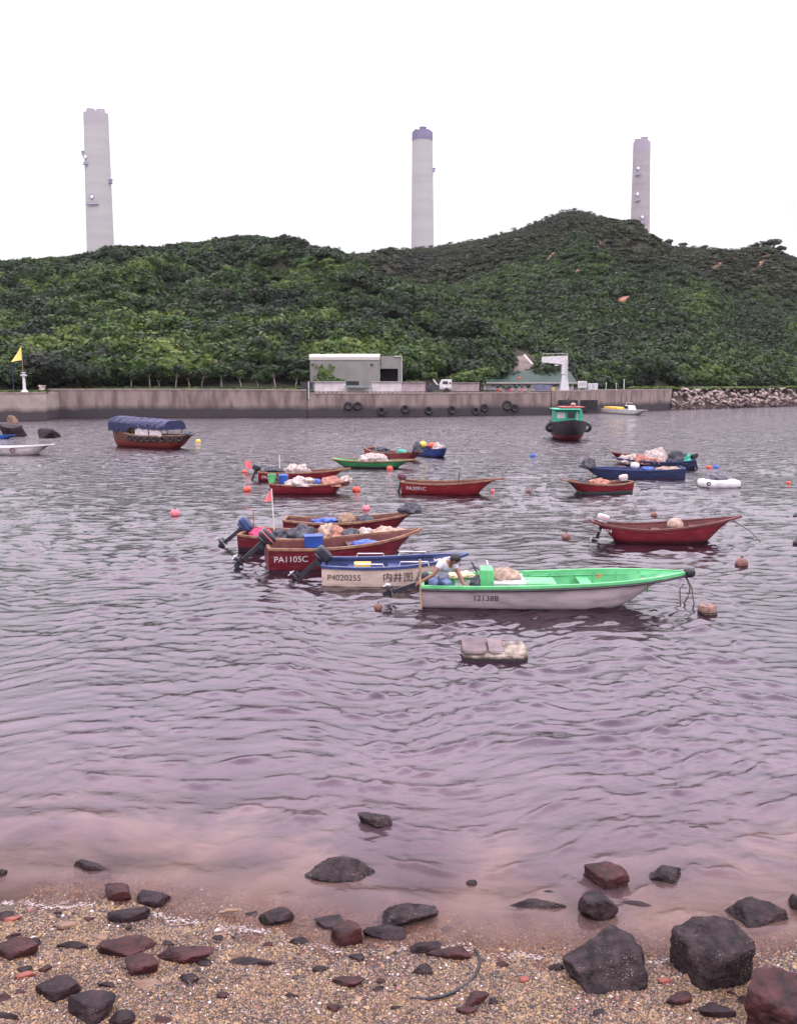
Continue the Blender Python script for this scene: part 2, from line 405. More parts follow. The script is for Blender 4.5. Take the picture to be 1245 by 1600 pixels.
# foam along the water's edge
foam = nmat('foam', (.40, .34, .32), (.28, .23, .22), 20, .6)
MBf = MB()
for i in range(4500):
    x = rng.uniform(-7, 7); ysx = float(np.interp(x, shx, shy) + shore_wob(np.float64(x)))
    dens = .5 + .5 * math.sin(x * 2.3 + 1) * math.sin(x * 5.9)
    if rng.random() > dens + .12: continue
    y = ysx + rng.normal() * .03 + .01
    r = rng.uniform(.002, .006)
    MBf.ell((x, y, .004), (r * rng.uniform(1, 3), r, .003), 6, 3)
for x in np.arange(-6.5, 6.5, .03):
    dn = .5 + .5 * math.sin(x * 2.3 + 1) * math.sin(x * 5.9)
    if dn < .42: continue
    for q in range(3):
        xx = x + rng.uniform(-.015, .015); y = float(np.interp(xx, shx, shy) + shore_wob(np.float64(xx))) + rng.normal() * .010 + .012 * math.sin(x * 40)
        MBf.ell((xx, y, .003), (rng.uniform(.010, .022), rng.uniform(.003, .007), .003), 6, 3)
tag(MBf.build('foam', foam, smooth=True), kind='stuff', label='thin broken line of pale foam along the water edge', cat='foam')

# ------------------------------------------------------------------ quay line (pixel, waterline) and tops
QL = [(-420, 660, 618), (0, 657, 614), (75, 656, 613), (77, 652, 608), (300, 651.5, 608), (480, 651, 609)]
QM = [(481, 651, 614), (660, 650, 614), (860, 647, 613)]
QR = [(861, 647, 611), (950, 643.5, 609), (1048, 640, 608)]
QV = [(1049, 640, 609), (1245, 634, 607), (1500, 627, 604), (2000, 618, 601)]
def qpt(x, yw, yt):
    p = at(x, yw, 0); t = atd(x, yt, p.y); return (p.x, p.y, t.z)
qall = [qpt(*q) for q in QL + QM + QR + QV]
def quay_at(px):
    """front edge of the quay below picture column px: world x, y, top z"""
    k = (px - CX) / F / (ct + .135 * st)
    for a, b2_ in zip(qall, qall[1:]):
        ka, kb = a[0] / a[1], b2_[0] / b2_[1]
        if ka <= k <= kb + 1e-9 and kb > ka:
            # intersect ray with segment
            dx, dy = b2_[0] - a[0], b2_[1] - a[1]
            den = dx - k * dy
            t = (k * a[1] - a[0]) / den if abs(den) > 1e-9 else 0
            t = min(1, max(0, t))
            return a[0] + dx * t, a[1] + dy * t, a[2] + (b2_[2] - a[2]) * t
    q = qall[-1] if k > 0 else qall[0]
    return q
conc = nmat('quay concrete', (.22, .165, .15), (.115, .083, .078), .9, .9, .02, 8, detail=9, stretch=(1.2, 1.2, .28), lo=.38, hi=.6)
band(conc, 1.25, (.035, .028, .032), .35, wob=.35, wscale=.5)
concL = nmat('pale quay concrete', (.33, .28, .24), (.23, .18, .16), .5, .9, .02, 8, detail=8)
band(concL, 1.2, (.045, .035, .038), .3, wob=.3, wscale=.5)
def wall_run(name, pts, mat, label, cat='wall', thick=1.2, coping=True):
    v = []; f = []
    for (x, y, z) in pts:
        nrm = Vector((x, y, 0)).normalized()
        bx_, by_ = x + nrm.x * thick, y + nrm.y * thick
        v += [(x, y, -2), (x, y, z), (bx_, by_, z), (bx_, by_, -2)]
    for i in range(len(pts) - 1):
        a = i * 4
        f += [(a, a + 4, a + 5, a + 1), (a + 1, a + 5, a + 6, a + 2), (a + 2, a + 6, a + 7, a + 3)]
    f += [(0, 1, 2, 3), tuple(len(pts) * 4 - 4 + k for k in (3, 2, 1, 0))]
    m = MB(); m.add(v, f); o = m.build(name, mat); tag(o, label, cat)
    if coping:
        c = MB(); v = []; f = []
        for (x, y, z) in pts:
            nrm = Vector((x, y, 0)).normalized()
            q1 = Vector((x, y, 0)) - nrm * .06; q2 = Vector((x, y, 0)) + nrm * .8
            v += [(q1.x, q1.y, z - .14), (q1.x, q1.y, z + .05), (q2.x, q2.y, z + .05), (q2.x, q2.y, z - .14)]
        for i in range(len(pts) - 1):
            a = i * 4; f += [(a, a + 4, a + 5, a + 1), (a + 1, a + 5, a + 6, a + 2), (a + 2, a + 6, a + 7, a + 3)]
        f += [(0, 1, 2, 3), tuple(len(pts) * 4 - 4 + k for k in (3, 2, 1, 0))]
        c.add(v, f).build('coping', M_cop, o)
    return o
M_cop = nmat('coping concrete', (.26, .20, .18), (.17, .13, .12), 1.5, .9)
def dens(qs):
    P = [qpt(*q) for q in qs]; out = []
    for a, b2_ in zip(P, P[1:]):
        for i in range(6): out.append(tuple(a[k] + (b2_[k] - a[k]) * i / 6 for k in range(3)))
    out.append(P[-1]); return out
wall_run('pier_head', dens(QL[:3]), concL, 'pale concrete pier end under the white beacon at the left edge', 'pier')
b_ = qpt(*QL[2]); c_ = qpt(*QL[3])
m = MB(); m.box(((b_[0] + c_[0]) / 2 - .62, (b_[1] + c_[1]) / 2 + .65, b_[2] / 2 - 1), (1.2, abs(c_[1] - b_[1]) + 1, b_[2] + 1.9)); m.build('return_wall', concL, bpy.data.objects['pier_head'])
wall_run('sea_wall', dens(QL[3:]), conc, 'long brownish concrete sea wall in front of the row of trees', 'wall')
wall_run('quay_wall', dens(QM), conc, 'stained brown quay wall with tyre fenders below the warehouse', 'wall')
wall_run('harbour_wall', dens(QR), conc, 'plain concrete wall end between the crane and the boulders', 'wall')

# ------------------------------------------------------------------ hills
def px_of(X, Y): return CX + F * (X / Y) * (ct + .145 * st)
SA = [(-900, 520), (-500, 455), (-150, 420), (0, 405), (60, 398), (100, 392), (170, 384), (230, 376), (280, 372), (340, 365), (370, 360), (400, 356), (430, 359), (460, 366), (485, 374), (505, 381), (530, 392), (560, 403), (640, 423), (700, 440), (740, 458), (790, 490), (850, 522), (920, 556), (980, 584), (1050, 604), (1300, 640), (2500, 640)]
SB = [(-900, 620), (300, 500), (430, 425), (515, 395), (570, 391), (640, 385), (690, 381), (740, 371), (800, 356), (850, 337), (868, 328), (885, 325), (905, 327), (930, 336), (955, 348), (985, 361), (1010, 371), (1040, 380), (1090, 385), (1140, 388), (1190, 379), (1210, 389), (1245, 405), (1400, 440), (1700, 500), (2200, 560)]
def elev(px, py): # slope (z-H)/Y of a picture row
    v = (py - CY) / F; return (-st - v * ct) / (ct - v * st)
def hill_z(X, Y):
    px = px_of(X, Y)
    q0 = np.interp(px, [-900, 0, 480, 860, 1048, 1245, 2000], [104, 112, 128, 138, 156, 190, 300])
    qz = 3.35
    yA = np.interp(px, *zip(*SA)); dA = np.interp(px, [-900, 0, 400, 560, 800, 980, 1300], [260, 250, 245, 215, 178, 165, 160])
    zA = H + elev(px, yA) * dA - 2.6
    sA = np.clip((Y - q0) / (dA - q0), 0, None)
    ZA = np.where(sA < 1, qz + (zA - qz) * (1.3 * np.minimum(sA, 1) - .3 * np.minimum(sA, 1) ** 2), zA - (Y - dA) * .45)
    yB = np.interp(px, *zip(*SB)); dB = np.interp(px, [-900, 400, 600, 900, 1245, 2200], [380, 380, 390, 400, 370, 420])
    zB = H + elev(px, yB) * dB - 1.2
    qB = np.maximum(q0 + 3, np.interp(px, [-900, 500, 900, 1100], [210, 200, 165, 150]))
    sB = np.clip((Y - qB) / (dB - qB), 0, None)
    ZB = np.where(sB < 1, qz + (zB - qz) * (1.28 * np.minimum(sB, 1) - .28 * np.minimum(sB, 1) ** 2), zB - (Y - dB) * .4)
    gA = np.sin(np.clip(sA, 0, 1) * math.pi) ** 1.3; gB = np.sin(np.clip(sB, 0, 1) * math.pi) ** 1.3
    ZA = ZA + gA * (2.0 * sines(X, Y * .35, 14, 45, 12, 31) + .9 * sines(X, Y, 7, 14, 10, 32)) * np.clip(sA * 3, 0, 1)
    ZB = ZB + gB * (2.8 * sines(X, Y * .3, 20, 70, 12, 33) + .8 * sines(X, Y, 7, 14, 10, 34)) * np.clip(sB * 3, 0, 1)
    Z = np.maximum(ZA, ZB); Z = np.where(Y < q0, qz, np.maximum(Z, qz - .3 * 0))
    which = (ZB > ZA)
    return Z, which, sA, sB, px
pxs = np.linspace(-900, 2200, 620)
kx = (pxs - CX) / F / (ct + .145 * st)
tt = np.linspace(0, 1, 260)
qd = np.array([quay_at(p)[1] for p in np.clip(pxs, -400, 1990)])
Yh = (qd[None, :] + .9) + (1400 - qd[None, :]) * (tt[:, None] ** 1.9)
Xh = Yh * kx[None, :]
Zh, wB, sA, sB, pxh = hill_z(Xh, Yh)
Zh = np.maximum(Zh, 2.2)
qz = np.array([quay_at(p)[2] for p in np.clip(pxs, -400, 1990)])
flat = np.clip((Yh - qd[None, :]) / 18, 0, 1)
Zh = np.where(flat < 1, (qz[None, :] - .03) * (1 - flat) + Zh * flat, Zh)
bare_spots = [(862, 397, 9, 8), (880, 408, 7, 5), (975, 463, 12, 9), (985, 448, 6, 5), (1190, 408, 14, 4), (930, 383, 14, 5), (900, 420, 10, 4), (1120, 412, 9, 4)]
def prj(X, Y, Z):
    dz = Z - H; dep = Y * ct - dz * st; up = Y * st + dz * ct
    return CX + F * X / dep, CY - F * up / dep
pxx, pyy = prj(Xh, Yh, Zh)
def bare_f(pxx, pyy):
    bf = np.zeros_like(pxx)
    for a, b2_, ra, rb in bare_spots:
        s_ = ((pxx - a) * .83 - (pyy - b2_) * .55) / 1.3; t_ = ((pxx - a) * .55 + (pyy - b2_) * .83) / 1.2
        bf = np.maximum(bf, np.exp(-((s_ / ra) ** 2 + (t_ / rb * 1.3) ** 2)))
    return bf
bare = bare_f(pxx, pyy)
hm = vcol_mat('hillside soil and grass', [(0, (.015, .018, .008)), (.35, (.028, .026, .012)), (.7, (.24, .11, .07)), (1, (.46, .25, .18))], 'bare', .95, nscale=.12, namt=.35)
o = grid_mesh('hills', Xh, Yh, Zh, hm, {'bare': (bare * .9 + .12).ravel()}); tag(o, kind='structure')

# ------------------------------------------------------------------ vegetation
def crown_template(seed, ntri, lobes, flat_=.8, size=.17, core=True):
    r = np.random.default_rng(seed); P = []; 
    c = r.normal(size=(lobes, 3)); c /= np.linalg.norm(c, axis=1)[:, None]; c *= r.uniform(.25, .62, (lobes, 1)); c[:, 2] = np.abs(c[:, 2]) * .8
    rad = r.uniform(.32, .55, lobes)
    li = r.integers(0, lobes, ntri)
    dv = r.normal(size=(ntri, 3)); dv[:, 2] = dv[:, 2] * .8 + .25; dv /= np.linalg.norm(dv, axis=1)[:, None]
    pos = c[li] + dv * (rad[li] * r.uniform(.72, 1.08, ntri))[:, None]
    nrm = dv + r.normal(size=(ntri, 3)) * .45; nrm /= np.linalg.norm(nrm, axis=1)[:, None]
    a = np.cross(nrm, r.normal(size=(ntri, 3))); a /= np.linalg.norm(a, axis=1)[:, None]; b = np.cross(nrm, a)
    s = size * r.uniform(.6, 1.3, ntri)[:, None]
    V = np.stack([pos + a * s, pos - a * s * .5 + b * s * .75, pos - a * s * .5 - b * s * .75], 1)
    V[:, :, 2] *= flat_
    tint = np.repeat(r.normal(0, .10, lobes)[li] + r.normal(0, .07, ntri), 3)
    V = V.reshape(-1, 3)
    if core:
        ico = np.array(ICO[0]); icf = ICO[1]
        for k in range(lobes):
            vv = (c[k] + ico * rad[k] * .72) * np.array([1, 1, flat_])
            V = np.concatenate([V, vv[icf].reshape(-1, 3)]); tint = np.concatenate([tint, np.full(len(icf) * 3, -.15)])  # solid core added per lobe, tinted darker: crown's inner shade put into colour
    return V, tint
def ico_raw():
    t = (1 + 5 ** .5) / 2
    v = np.array([(-1, t, 0), (1, t, 0), (-1, -t, 0), (1, -t, 0), (0, -1, t), (0, 1, t), (0, -1, -t), (0, 1, -t), (t, 0, -1), (t, 0, 1), (-t, 0, -1), (-t, 0, 1)]) / math.sqrt(1 + t * t)
    f = np.array([(0, 11, 5), (0, 5, 1), (0, 1, 7), (0, 7, 10), (0, 10, 11), (1, 5, 9), (5, 11, 4), (11, 10, 2), (10, 7, 6), (7, 1, 8), (3, 9, 4), (3, 4, 2), (3, 2, 6), (3, 6, 8), (3, 8, 9), (4, 9, 5), (2, 4, 11), (6, 2, 10), (8, 6, 7), (9, 8, 1)])
    return v, f
ICO = ico_raw()
def leaf_mat(name, stops):
    m = vcol_mat(name, stops, 'tint', .6, spec=.25)
    n = m.node_tree.nodes; l = m.node_tree.links; b = n['Principled BSDF']; r = n[m['ramp']]
    tl = n.new('ShaderNodeBsdfTranslucent'); l.new(r.outputs[0], tl.inputs[0]); mxx = n.new('ShaderNodeMixShader'); mxx.inputs[0].default_value = .28
    l.new(b.outputs[0], mxx.inputs[1]); l.new(tl.outputs[0], mxx.inputs[2]); l.new(mxx.outputs[0], n['Material Output'].inputs['Surface'])
    return m
LEAF = leaf_mat('forest leaves', [(0, (.008, .014, .006)), (.35, (.015, .031, .007)), (.6, (.028, .058, .010)), (.8, (.055, .10, .015)), (1, (.12, .15, .028))])
SCRUB = leaf_mat('scrub leaves', [(0, (.013, .015, .008)), (.4, (.024, .033, .011)), (.7, (.038, .054, .014)), (.9, (.066, .056, .022)), (1, (.10, .065, .03))])
def scatter(name, P, R, Hs, tint, temps, mat, label, cat, kind='stuff'):
    P = np.asarray(P); allV = []; allT = []
    which = rng.integers(0, len(temps), len(P)); rot = rng.uniform(0, 6.28, len(P))
    for k, (V, t) in enumerate(temps):
        idx = np.where(which == k)[0]
        if not len(idx): continue
        c, s = np.cos(rot[idx])[:, None], np.sin(rot[idx])[:, None]
        x = V[None, :, 0] * c - V[None, :, 1] * s; y = V[None, :, 0] * s + V[None, :, 1] * c
        z = np.repeat(V[None, :, 2], len(idx), 0)
        vv = np.stack([x * R[idx, None] + P[idx, 0:1], y * R[idx, None] + P[idx, 1:2], z * Hs[idx, None] + P[idx, 2:3]], -1)
        allV.append(vv.reshape(-1, 3)); allT.append((tint[idx, None] + t[None, :]).ravel())
    V = np.concatenate(allV); Tn = np.concatenate(allT)
    o = npmesh(name, V, np.arange(len(V)).reshape(-1, 3), 3, mat, {'tint': np.clip(Tn, 0, 1)})
    if label: tag(o, label, cat, kind=kind)
    return o
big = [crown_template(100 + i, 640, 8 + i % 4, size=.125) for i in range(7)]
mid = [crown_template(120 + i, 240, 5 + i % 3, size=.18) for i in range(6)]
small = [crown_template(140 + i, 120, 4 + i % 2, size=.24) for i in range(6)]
# sample hillside
def sample(n, p0, p1, d0, d1):
    px = rng.uniform(p0, p1, n); Yv = np.sqrt(rng.uniform(d0 ** 2, d1 ** 2, n)); X = Yv * (px - CX) / F / (ct + .145 * st)
    return X, Yv
def hz(x, y):
    Z, w, a, b3, p = hill_z(np.array([[x * 1.0]]), np.array([[y * 1.0]])); return float(Z[0, 0])
X, Yv = sample(14500, -420, 1110, 105, 262)
Z, w, a, bb, p = hill_z(X, Yv)
q0 = np.interp(p, [-900, 0, 480, 860, 1048, 1245, 2000], [104, 112, 128, 138, 156, 190, 300])
clear = (np.abs(p - 812) < 32) & (Yv < 168)          # concrete slope
# big crowns on the lower slopes, small ones near the crest
k1 = (~w) & (a < 1.03) & (Yv > q0 + 3) & ~clear
low = np.clip(1 - a, 0, 1)
keep = k1 & (rng.random(len(X)) < .6 + .4 * a)
R = (1.85 + 1.7 * low ** 1.2) * rng.uniform(.7, 1.3, len(X))
R = np.where(a > .93, R * .6, R)
tn = .34 + .18 * low + rng.normal(0, 1, len(X)) * (.07 + .12 * low) + .15 * sines(X, Z * 2, 10, 40, 10, 77)
P = np.stack([X, Yv, Z + R * .15], 1)
near = keep & (low > .45); farr = keep & ~near
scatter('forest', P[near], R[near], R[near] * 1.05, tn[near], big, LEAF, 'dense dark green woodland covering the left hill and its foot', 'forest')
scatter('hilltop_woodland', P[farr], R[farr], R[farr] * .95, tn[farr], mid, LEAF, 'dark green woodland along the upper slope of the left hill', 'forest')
X, Yv = sample(46000, 380, 1750, 146, 425)
Z, w, a, bb, p = hill_z(X, Yv)
q0 = np.interp(p, [-900, 0, 480, 860, 1048, 1245, 2000], [104, 112, 128, 138, 156, 190, 300])
u_, v_ = prj(X, Yv, Z + 1)
k1 = w & (bb < 1.02) & (Yv > q0 + 5) & (bare_f(u_, v_) < .35) & (Z > 3.3)
lowb = np.clip(1 - bb * 1.35, 0, 1)
R = (1.15 + 1.7 * lowb) * rng.uniform(.65, 1.35, len(X)); R = np.where(bb > .95, R * .6, R)
tn = .42 + .12 * lowb + rng.normal(0, .09, len(X)) + .10 * sines(X * .7, Z * 1.5, 12, 60, 10, 78)
P = np.stack([X, Yv, Z + R * .05], 1)
nearb = k1 & (lowb > .3); farb = k1 & ~nearb
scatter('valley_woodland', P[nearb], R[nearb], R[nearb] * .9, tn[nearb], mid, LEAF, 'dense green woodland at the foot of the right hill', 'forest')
scatter('scrub', P[farb], R[farb] * 1.15, R[farb] * .75, tn[farb], small, SCRUB, 'low dark olive scrub covering the upper slopes of the right hill', 'scrub')
# yellow-green shrub belt behind the boulders and behind the left sea wall
PX = []; 
for i in range(900):
    px = rng.uniform(985, 1700); q = quay_at(px); dd = q[1] + rng.uniform(2.5, 8); PX.append((dd * (px - CX) / F / (ct + .135 * st), dd, q[2] + .1))
n_ = len(PX)
scatter('bushes', PX, rng.uniform(.5, 1.1, n_), rng.uniform(.35, .7, n_), rng.uniform(.65, 1, n_), small, LEAF, 'yellow green bushes in a low belt behind the boulder bank', 'bushes')
PX = []
for i in range(1100):
    px = rng.uniform(-350, 486); q = quay_at(px); dd = q[1] + rng.uniform(1.3, 4.5); PX.append((dd * (px - CX) / F / (ct + .135 * st), dd, q[2] + .0))
n_ = len(PX)
scatter('grass', PX, rng.uniform(.3, .75, n_), rng.uniform(.15, .6, n_), rng.uniform(.45, .9, n_), small, LEAF, 'strip of yellow green weeds along the top of the left sea wall', 'grass')

# ------------------------------------------------------------------ power station stacks
stackm = nmat('stack concrete', (.34, .335, .325), (.315, .30, .295), .03, .9, 0, stretch=(.3, .3, 3.5), lo=.42, hi=.58)
capm = nmat('stack top soot', (.30, .26, .38), (.22, .19, .29), .05, .9)
lampm = nmat('white opening', (.85, .85, .85), (.75, .75, .75), 1, .6)
def stack(pxl, pxr, pyt, dist, pxbl, pxbr, pyb, label, lobes, caps, band_h, decks, capmat):
    base = atd((pxbl + pxbr) / 2, pyb, dist); top = atd((pxl + pxr) / 2, pyt, dist)
    rt = (pxr - pxl) / 2 * mpp(top); rb = (pxbr - pxbl) / 2 * mpp(base)
    root = empty('chimney', (base.x, base.y, 3), 0, label, 'chimney', 'power station chimneys behind the hill')
    lean = (top.x - base.x); z0, z1 = 0, top.z - 3; zb = base.z - 3
    def radius(z): return rb + (rt - rb) * (z - zb) / (z1 - zb)
    def cx_(z): return lean * (z - zb) / (z1 - zb)
    def sec(z, k=1.0, n=64):
        out = []
        for i in range(n):
            a = 2 * math.pi * i / n + .35
            r = radius(z) * k * (1 - .055 * (1 - abs(math.cos(lobes * a / 2)) ** .35))
            out.append((cx_(z) + r * math.cos(a), r * math.sin(a), z))
        return out
    def loft(zs, k=1.0):
        m = MB(); v = []; f = []; n = 64
        for z in zs: v += sec(z, k)
        for j in range(len(zs) - 1):
            for i in range(n): a = j * n + i; b_ = j * n + (i + 1) % n; f.append((a, b_, b_ + n, a + n))
        f.append(tuple((len(zs) - 1) * n + i for i in range(n)))
        m.add(v, f); return m
    loft(np.linspace(0, z1 - band_h, 30)).build('shaft', stackm, root, smooth=False)
    loft([z1 - band_h, z1], 1.006).build('top_band', capmat, root)
    for (dx, w, hh) in caps:
        m = MB(); r = rt * w
        m.lathe([(r, -3), (r, hh - .6), (r * 1.05, hh - .6), (r * 1.05, hh), (r * .8, hh), (r * .8, hh - 2)], (cx_(z1) + dx * rt, 0, z1), 20)
        m.build('flue', capmat, root)
    for (fx, py, w) in decks:   # balcony decks with a round opening over them
        z = atd(0, py, dist).z - 3; m = MB(); r = radius(z)
        if abs(fx) > .95:
            m.box((cx_(z) + fx * (r + .6), -r * .2, z), (1.8, 2.4, 2.6)); m.box((cx_(z) + fx * (r + .8), -r * .2, z + 1.5), (2.6, 3, .3))
            m.build('warning_lamp', capm, root)
        else:
            x0 = fx * r; n = 8; pts = []
            for i in range(n + 1):
                a = x0 / r + (i / n - .5) * w; a = max(-1.5, min(1.5, a)); pts.append((cx_(z) + (r + 1.1) * math.sin(a), -(r + 1.1) * math.cos(a), z))
            m.tube(pts, .55, 6); m.tube([(p[0], p[1], p[2] + 1.6) for p in pts], .16, 5)
            for p in pts: m.tube([p, (p[0], p[1], p[2] + 1.6)], .12, 4)
            m.build('balcony', capm, root)
            m = MB(); a = x0 / r; c = (cx_(z) + (r + .15) * math.sin(a), -(r + .15) * math.cos(a), z + 5.5)
            m.torus(c, 1.7, .35, 'y', 18, 6); m.build('opening_ring', capm, root)
            m = MB(); m.ell(c, (1.1, .3, 1.2), 14, 8); m.build('opening', lampm, root, smooth=True)
    return root
stack(131.5, 169, 178, 700, 137, 178, 388, 'tall pale stack farthest left, widest and nearest, with two flue tips and a ring', 4, [(-.42, .33, 3.3), (.42, .33, 3.0), (.0, .3, 1.2)], 9, [(-1, 241, 1), (-.75, 260, .5), (1, 285, 1), (-.2, 323, .95)], nmat('stack top grey', (.33, .31, .325), (.29, .27, .285), .05, .9))
stack(643.5, 676, 207, 758, 642.5, 677.5, 380, 'tall pale stack in the middle with a dark purple band round its top', 4, [(-.55, .26, 2.0), (.05, .34, 4.0), (.5, .26, 2.0)], 7, [(1.0, 267, 1)], nmat('stack top dark band', (.19, .16, .25), (.13, .11, .18), .15, .9))
stackm = nmat('stack concrete darker', (.29, .265, .26), (.245, .22, .22), .03, .9, 0, stretch=(.3, .3, 3.5), lo=.42, hi=.58)
stack(989, 1015.5, 222, 787, 984.5, 1014, 363, 'slimmest tall stack on the right with three white openings in its side', 5, [(-.5, .33, 2.2), (.3, .42, 3.6)], 8, [(-.6, 276, .6), (-.6, 316, .6), (-.05, 352, .7)], nmat('stack top mauve', (.31, .27, .32), (.26, .23, .27), .05, .9))

# ------------------------------------------------------------------ quay side buildings and gear
def G(px, back=0):       # point on the quay top, back metres behind the edge
    x, y, z = quay_at(px); y2 = y + back; return Vector((y2 * (px - CX) / F / (ct + .135 * st), y2, z))
corr = nmat('grey corrugated cladding', (.205, .195, .18), (.16, .152, .14), .5, .6)
def corrug(m, scale=9, axis='X', dist=.03):
    n = m.node_tree.nodes; l = m.node_tree.links; b = n['Principled BSDF']
    t = n.new('ShaderNodeTexCoord'); w = n.new('ShaderNodeTexWave'); w.bands_direction = axis; w.inputs['Scale'].default_value = scale; w.wave_profile = 'SIN'
    l.new(t.outputs['Object'], w.inputs['Vector']); bp = n.new('ShaderNodeBump'); bp.inputs['Distance'].default_value = dist
    l.new(w.outputs['Fac'], bp.inputs['Height']); l.new(bp.outputs[0], b.inputs['Normal']); return m
corrug(corr, 1.2)
trimm = nmat('pale roof edge', (.38, .36, .33), (.42, .38, .34), 2, .6)
dark = nmat('dark doorway', (.02, .018, .022), (.012, .01, .014), 1, .8)
# warehouse
a = G(485, 10); b_ = G(592, 10); c_ = G(627, 10); g = 3.3
zt = atd(0, 554, a.y).z; yb = a.y
root = empty('warehouse', (a.x, a.y, g), 0, 'large grey corrugated warehouse with rounded eaves and a dark bay on its right', 'warehouse')
w1, w2, hh = b_.x - a.x, c_.x - a.x, zt - g
m = MB(); m.box((w1 / 2, 5, (hh - .35) / 2), (w1, 10, hh - .35)); m.build('main_hall', corr, root)
m = MB(); v = []; f = []                      # rounded eave cap along the front
prof = [(-.08, hh - .75), (-.08, hh - .35), (.1, hh - .12), (.45, hh), (5, hh + .25), (10, hh - .35)]
for x in (-.12, w1 + .12):
    for (y, z) in prof: v.append((x, y, z))
k = len(prof)
for i in range(k - 1): f.append((i, i + k, i + 1 + k, i + 1))
f += [tuple(range(k)), tuple(range(2 * k - 1, k - 1, -1))]
m.add(v, f).build('roof', trimm, root)
h2 = atd(0, 556, b_.y + .3).z - g
m = MB(); m.box(((w1 + w2) / 2 + .15, 5.6, h2 - .95), (w2 - w1 - .3, 9.6, 1.75)); m.box((w2 - .25, 5.6, (h2 - 1.83) / 2), (.5, 9.6, h2 - 1.83)); m.build('side_bay', corr, root)
m = MB(); m.box(((w1 + w2) / 2 - .1, 3.2, (h2 - 1.9) / 2), (w2 - w1 - .75, .2, h2 - 1.9)); m.build('doorway', dark, root)
m = MB(); m.box((w2 + .06, .74, h2 / 2 - .1), (.12, .14, h2)); m.box((w2 - .5, .72, h2 - .08), (1.1, .18, .16)); m.box((w1 + .1, .74, h2 / 2), (.14, .14, h2)); m.build('corner_trim', trimm, root)
for fx in (.04, .9):
    m = MB(); m.box((w1 * fx, -.06, hh * .72), (.28, .12, .22)); m.build('vent', dark, root)
m = MB(); m.box((w1 * .68, -.04, hh * .06), (w1 * .7, .05, .18)); m.build('base_trim', trimm, root)
# white perforated parapet wall
parm = nmat('whitewashed block wall', (.50, .46, .46), (.38, .34, .34), 1.2, .85)
def parapet(p0, p1, back, pyt, label, mat=parm, group=None, holes=True):
    a, b_ = G(p0, back), G(p1, back); L = (b_ - a).length; rz = math.atan2(b_.y - a.y, b_.x - a.x)
    h = atd(p0, pyt, a.y).z - a.z
    r = empty('parapet_wall', a, rz, label, 'wall', group)
    m = MB(); n = max(2, int(L / .55)); w = L / n
    m.box((L / 2, .1, h / 2 + .09), (L, .2, h - .18)); 
    for i in range(n): m.box((w * (i + .5), .1, .0), (w * .55, .19, .2))
    m.build('wall_panel', mat, r)
    m = MB()
    for i in range(n + 1):
        m.box((w * i, -.012, h / 2 + .1), (.07, .03, h - .25))
    m.box((L / 2, -.02, h + .03), (L + .06, .3, .08)); m.build('wall_ribs', mat, r)
    return r
parapet(492, 540, 1.0, 597, 'leftmost white block parapet, left of the small awning on the quay')
parapet(540, 581, 1.0, 605, 'low white block parapet beneath the small awning on the quay')
parapet(581, 627, 1.0, 597, 'white block parapet just right of the small awning on the quay')
parapet(627, 664, 1.05, 597.5, 'pinkish block parapet ending beside the dark gap left of the truck', nmat('pinkish block wall', (.33, .26, .27), (.25, .19, .2), 1.2, .85))
a = G(539, .7); b_ = G(580, .7); L = b_.x - a.x
r = empty('awning', (a.x, a.y, a.z), 0, 'small grey green awning over a dark slot in the white parapet', 'awning')
zz = atd(0, 603, a.y).z - a.z
m = MB(); m.box((L / 2, -.1, zz), (L, .9, .1), Matrix.Rotation(.0, 4, 'X')); m.box((L / 2, -.5, zz - .12), (L, .05, .22)); m.build('canopy', nmat('awning sheet', (.22, .27, .27), (.15, .19, .2), 2, .6), r)
m = MB(); m.box((L * .28, .5, zz + .35), (L * .5, .1, .55)); m.build('dark_slot', dark, r)
for x in (.1, L - .1): MB().tube([(x, -.5, 0), (x, -.5, zz)], .04, 6).build('post', M['steel'], r)
# lower hut left end: dark gate and pole
a = G(477, .8)
r = empty('fence', (a.x, a.y, a.z), 0, 'dark fence gate and post left of the white parapet', 'fence')
zz = atd(0, 597, a.y).z - a.z
m = MB(); [m.box((x, 0, zz / 2), (.05, .05, zz)) for x in np.linspace(-.5, 1.0, 9)]; m.box((.25, 0, zz - .05), (1.6, .06, .06)); m.box((.25, 0, .3), (1.6, .06, .06)); m.box((.25, .2, zz / 2), (1.5, .03, zz * .9)); m.build('bars', M['darktarp'], r)
m = MB(); m.tube([(.55, -.9, -1.2), (.55, -.9, zz + .1)], .08, 8); m.build('post', M['steel'], r)
# wall between truck and house
parapet(704, 748, 2.5, 598, 'pinkish grey panel wall between the white truck and the long low house', nmat('pink grey panel wall', (.30, .24, .24), (.22, .17, .17), 1, .85))
# truck
a = G(665, 3.2); b_ = G(704, 3.2); L = b_.x - a.x; sc_ = 1
r = empty('truck', (a.x, a.y, a.z), 0, 'white cab truck with a dark flat bed parked on the quay', 'truck')
zt = atd(0, 593, a.y).z - a.z
x0 = L * .52; cw = L - x0
m = MB(); v = [(x0, -.8, .45), (L, -.8, .45), (L, -.8, zt), (x0 + .35, -.8, zt), (x0 + .05, -.8, zt * .62)]; v += [(x, .8, z) for x, y, z in v]
m.add(v, [(4, 3, 2, 1, 0), (5, 6, 7, 8, 9), (0, 1, 6, 5), (1, 2, 7, 6), (2, 3, 8, 7), (3, 4, 9, 8), (4, 0, 5, 9)]); m.build('cab', M['white'], r, bevel=.06)
m = MB(); m.box((x0 + cw * .48, -.815, zt * .76), (cw * .42, .03, zt * .22)); m.box((x0 + cw * .88, -.815, zt * .72), (cw * .14, .03, zt * .14)); m.build('window', M['glass'], r)
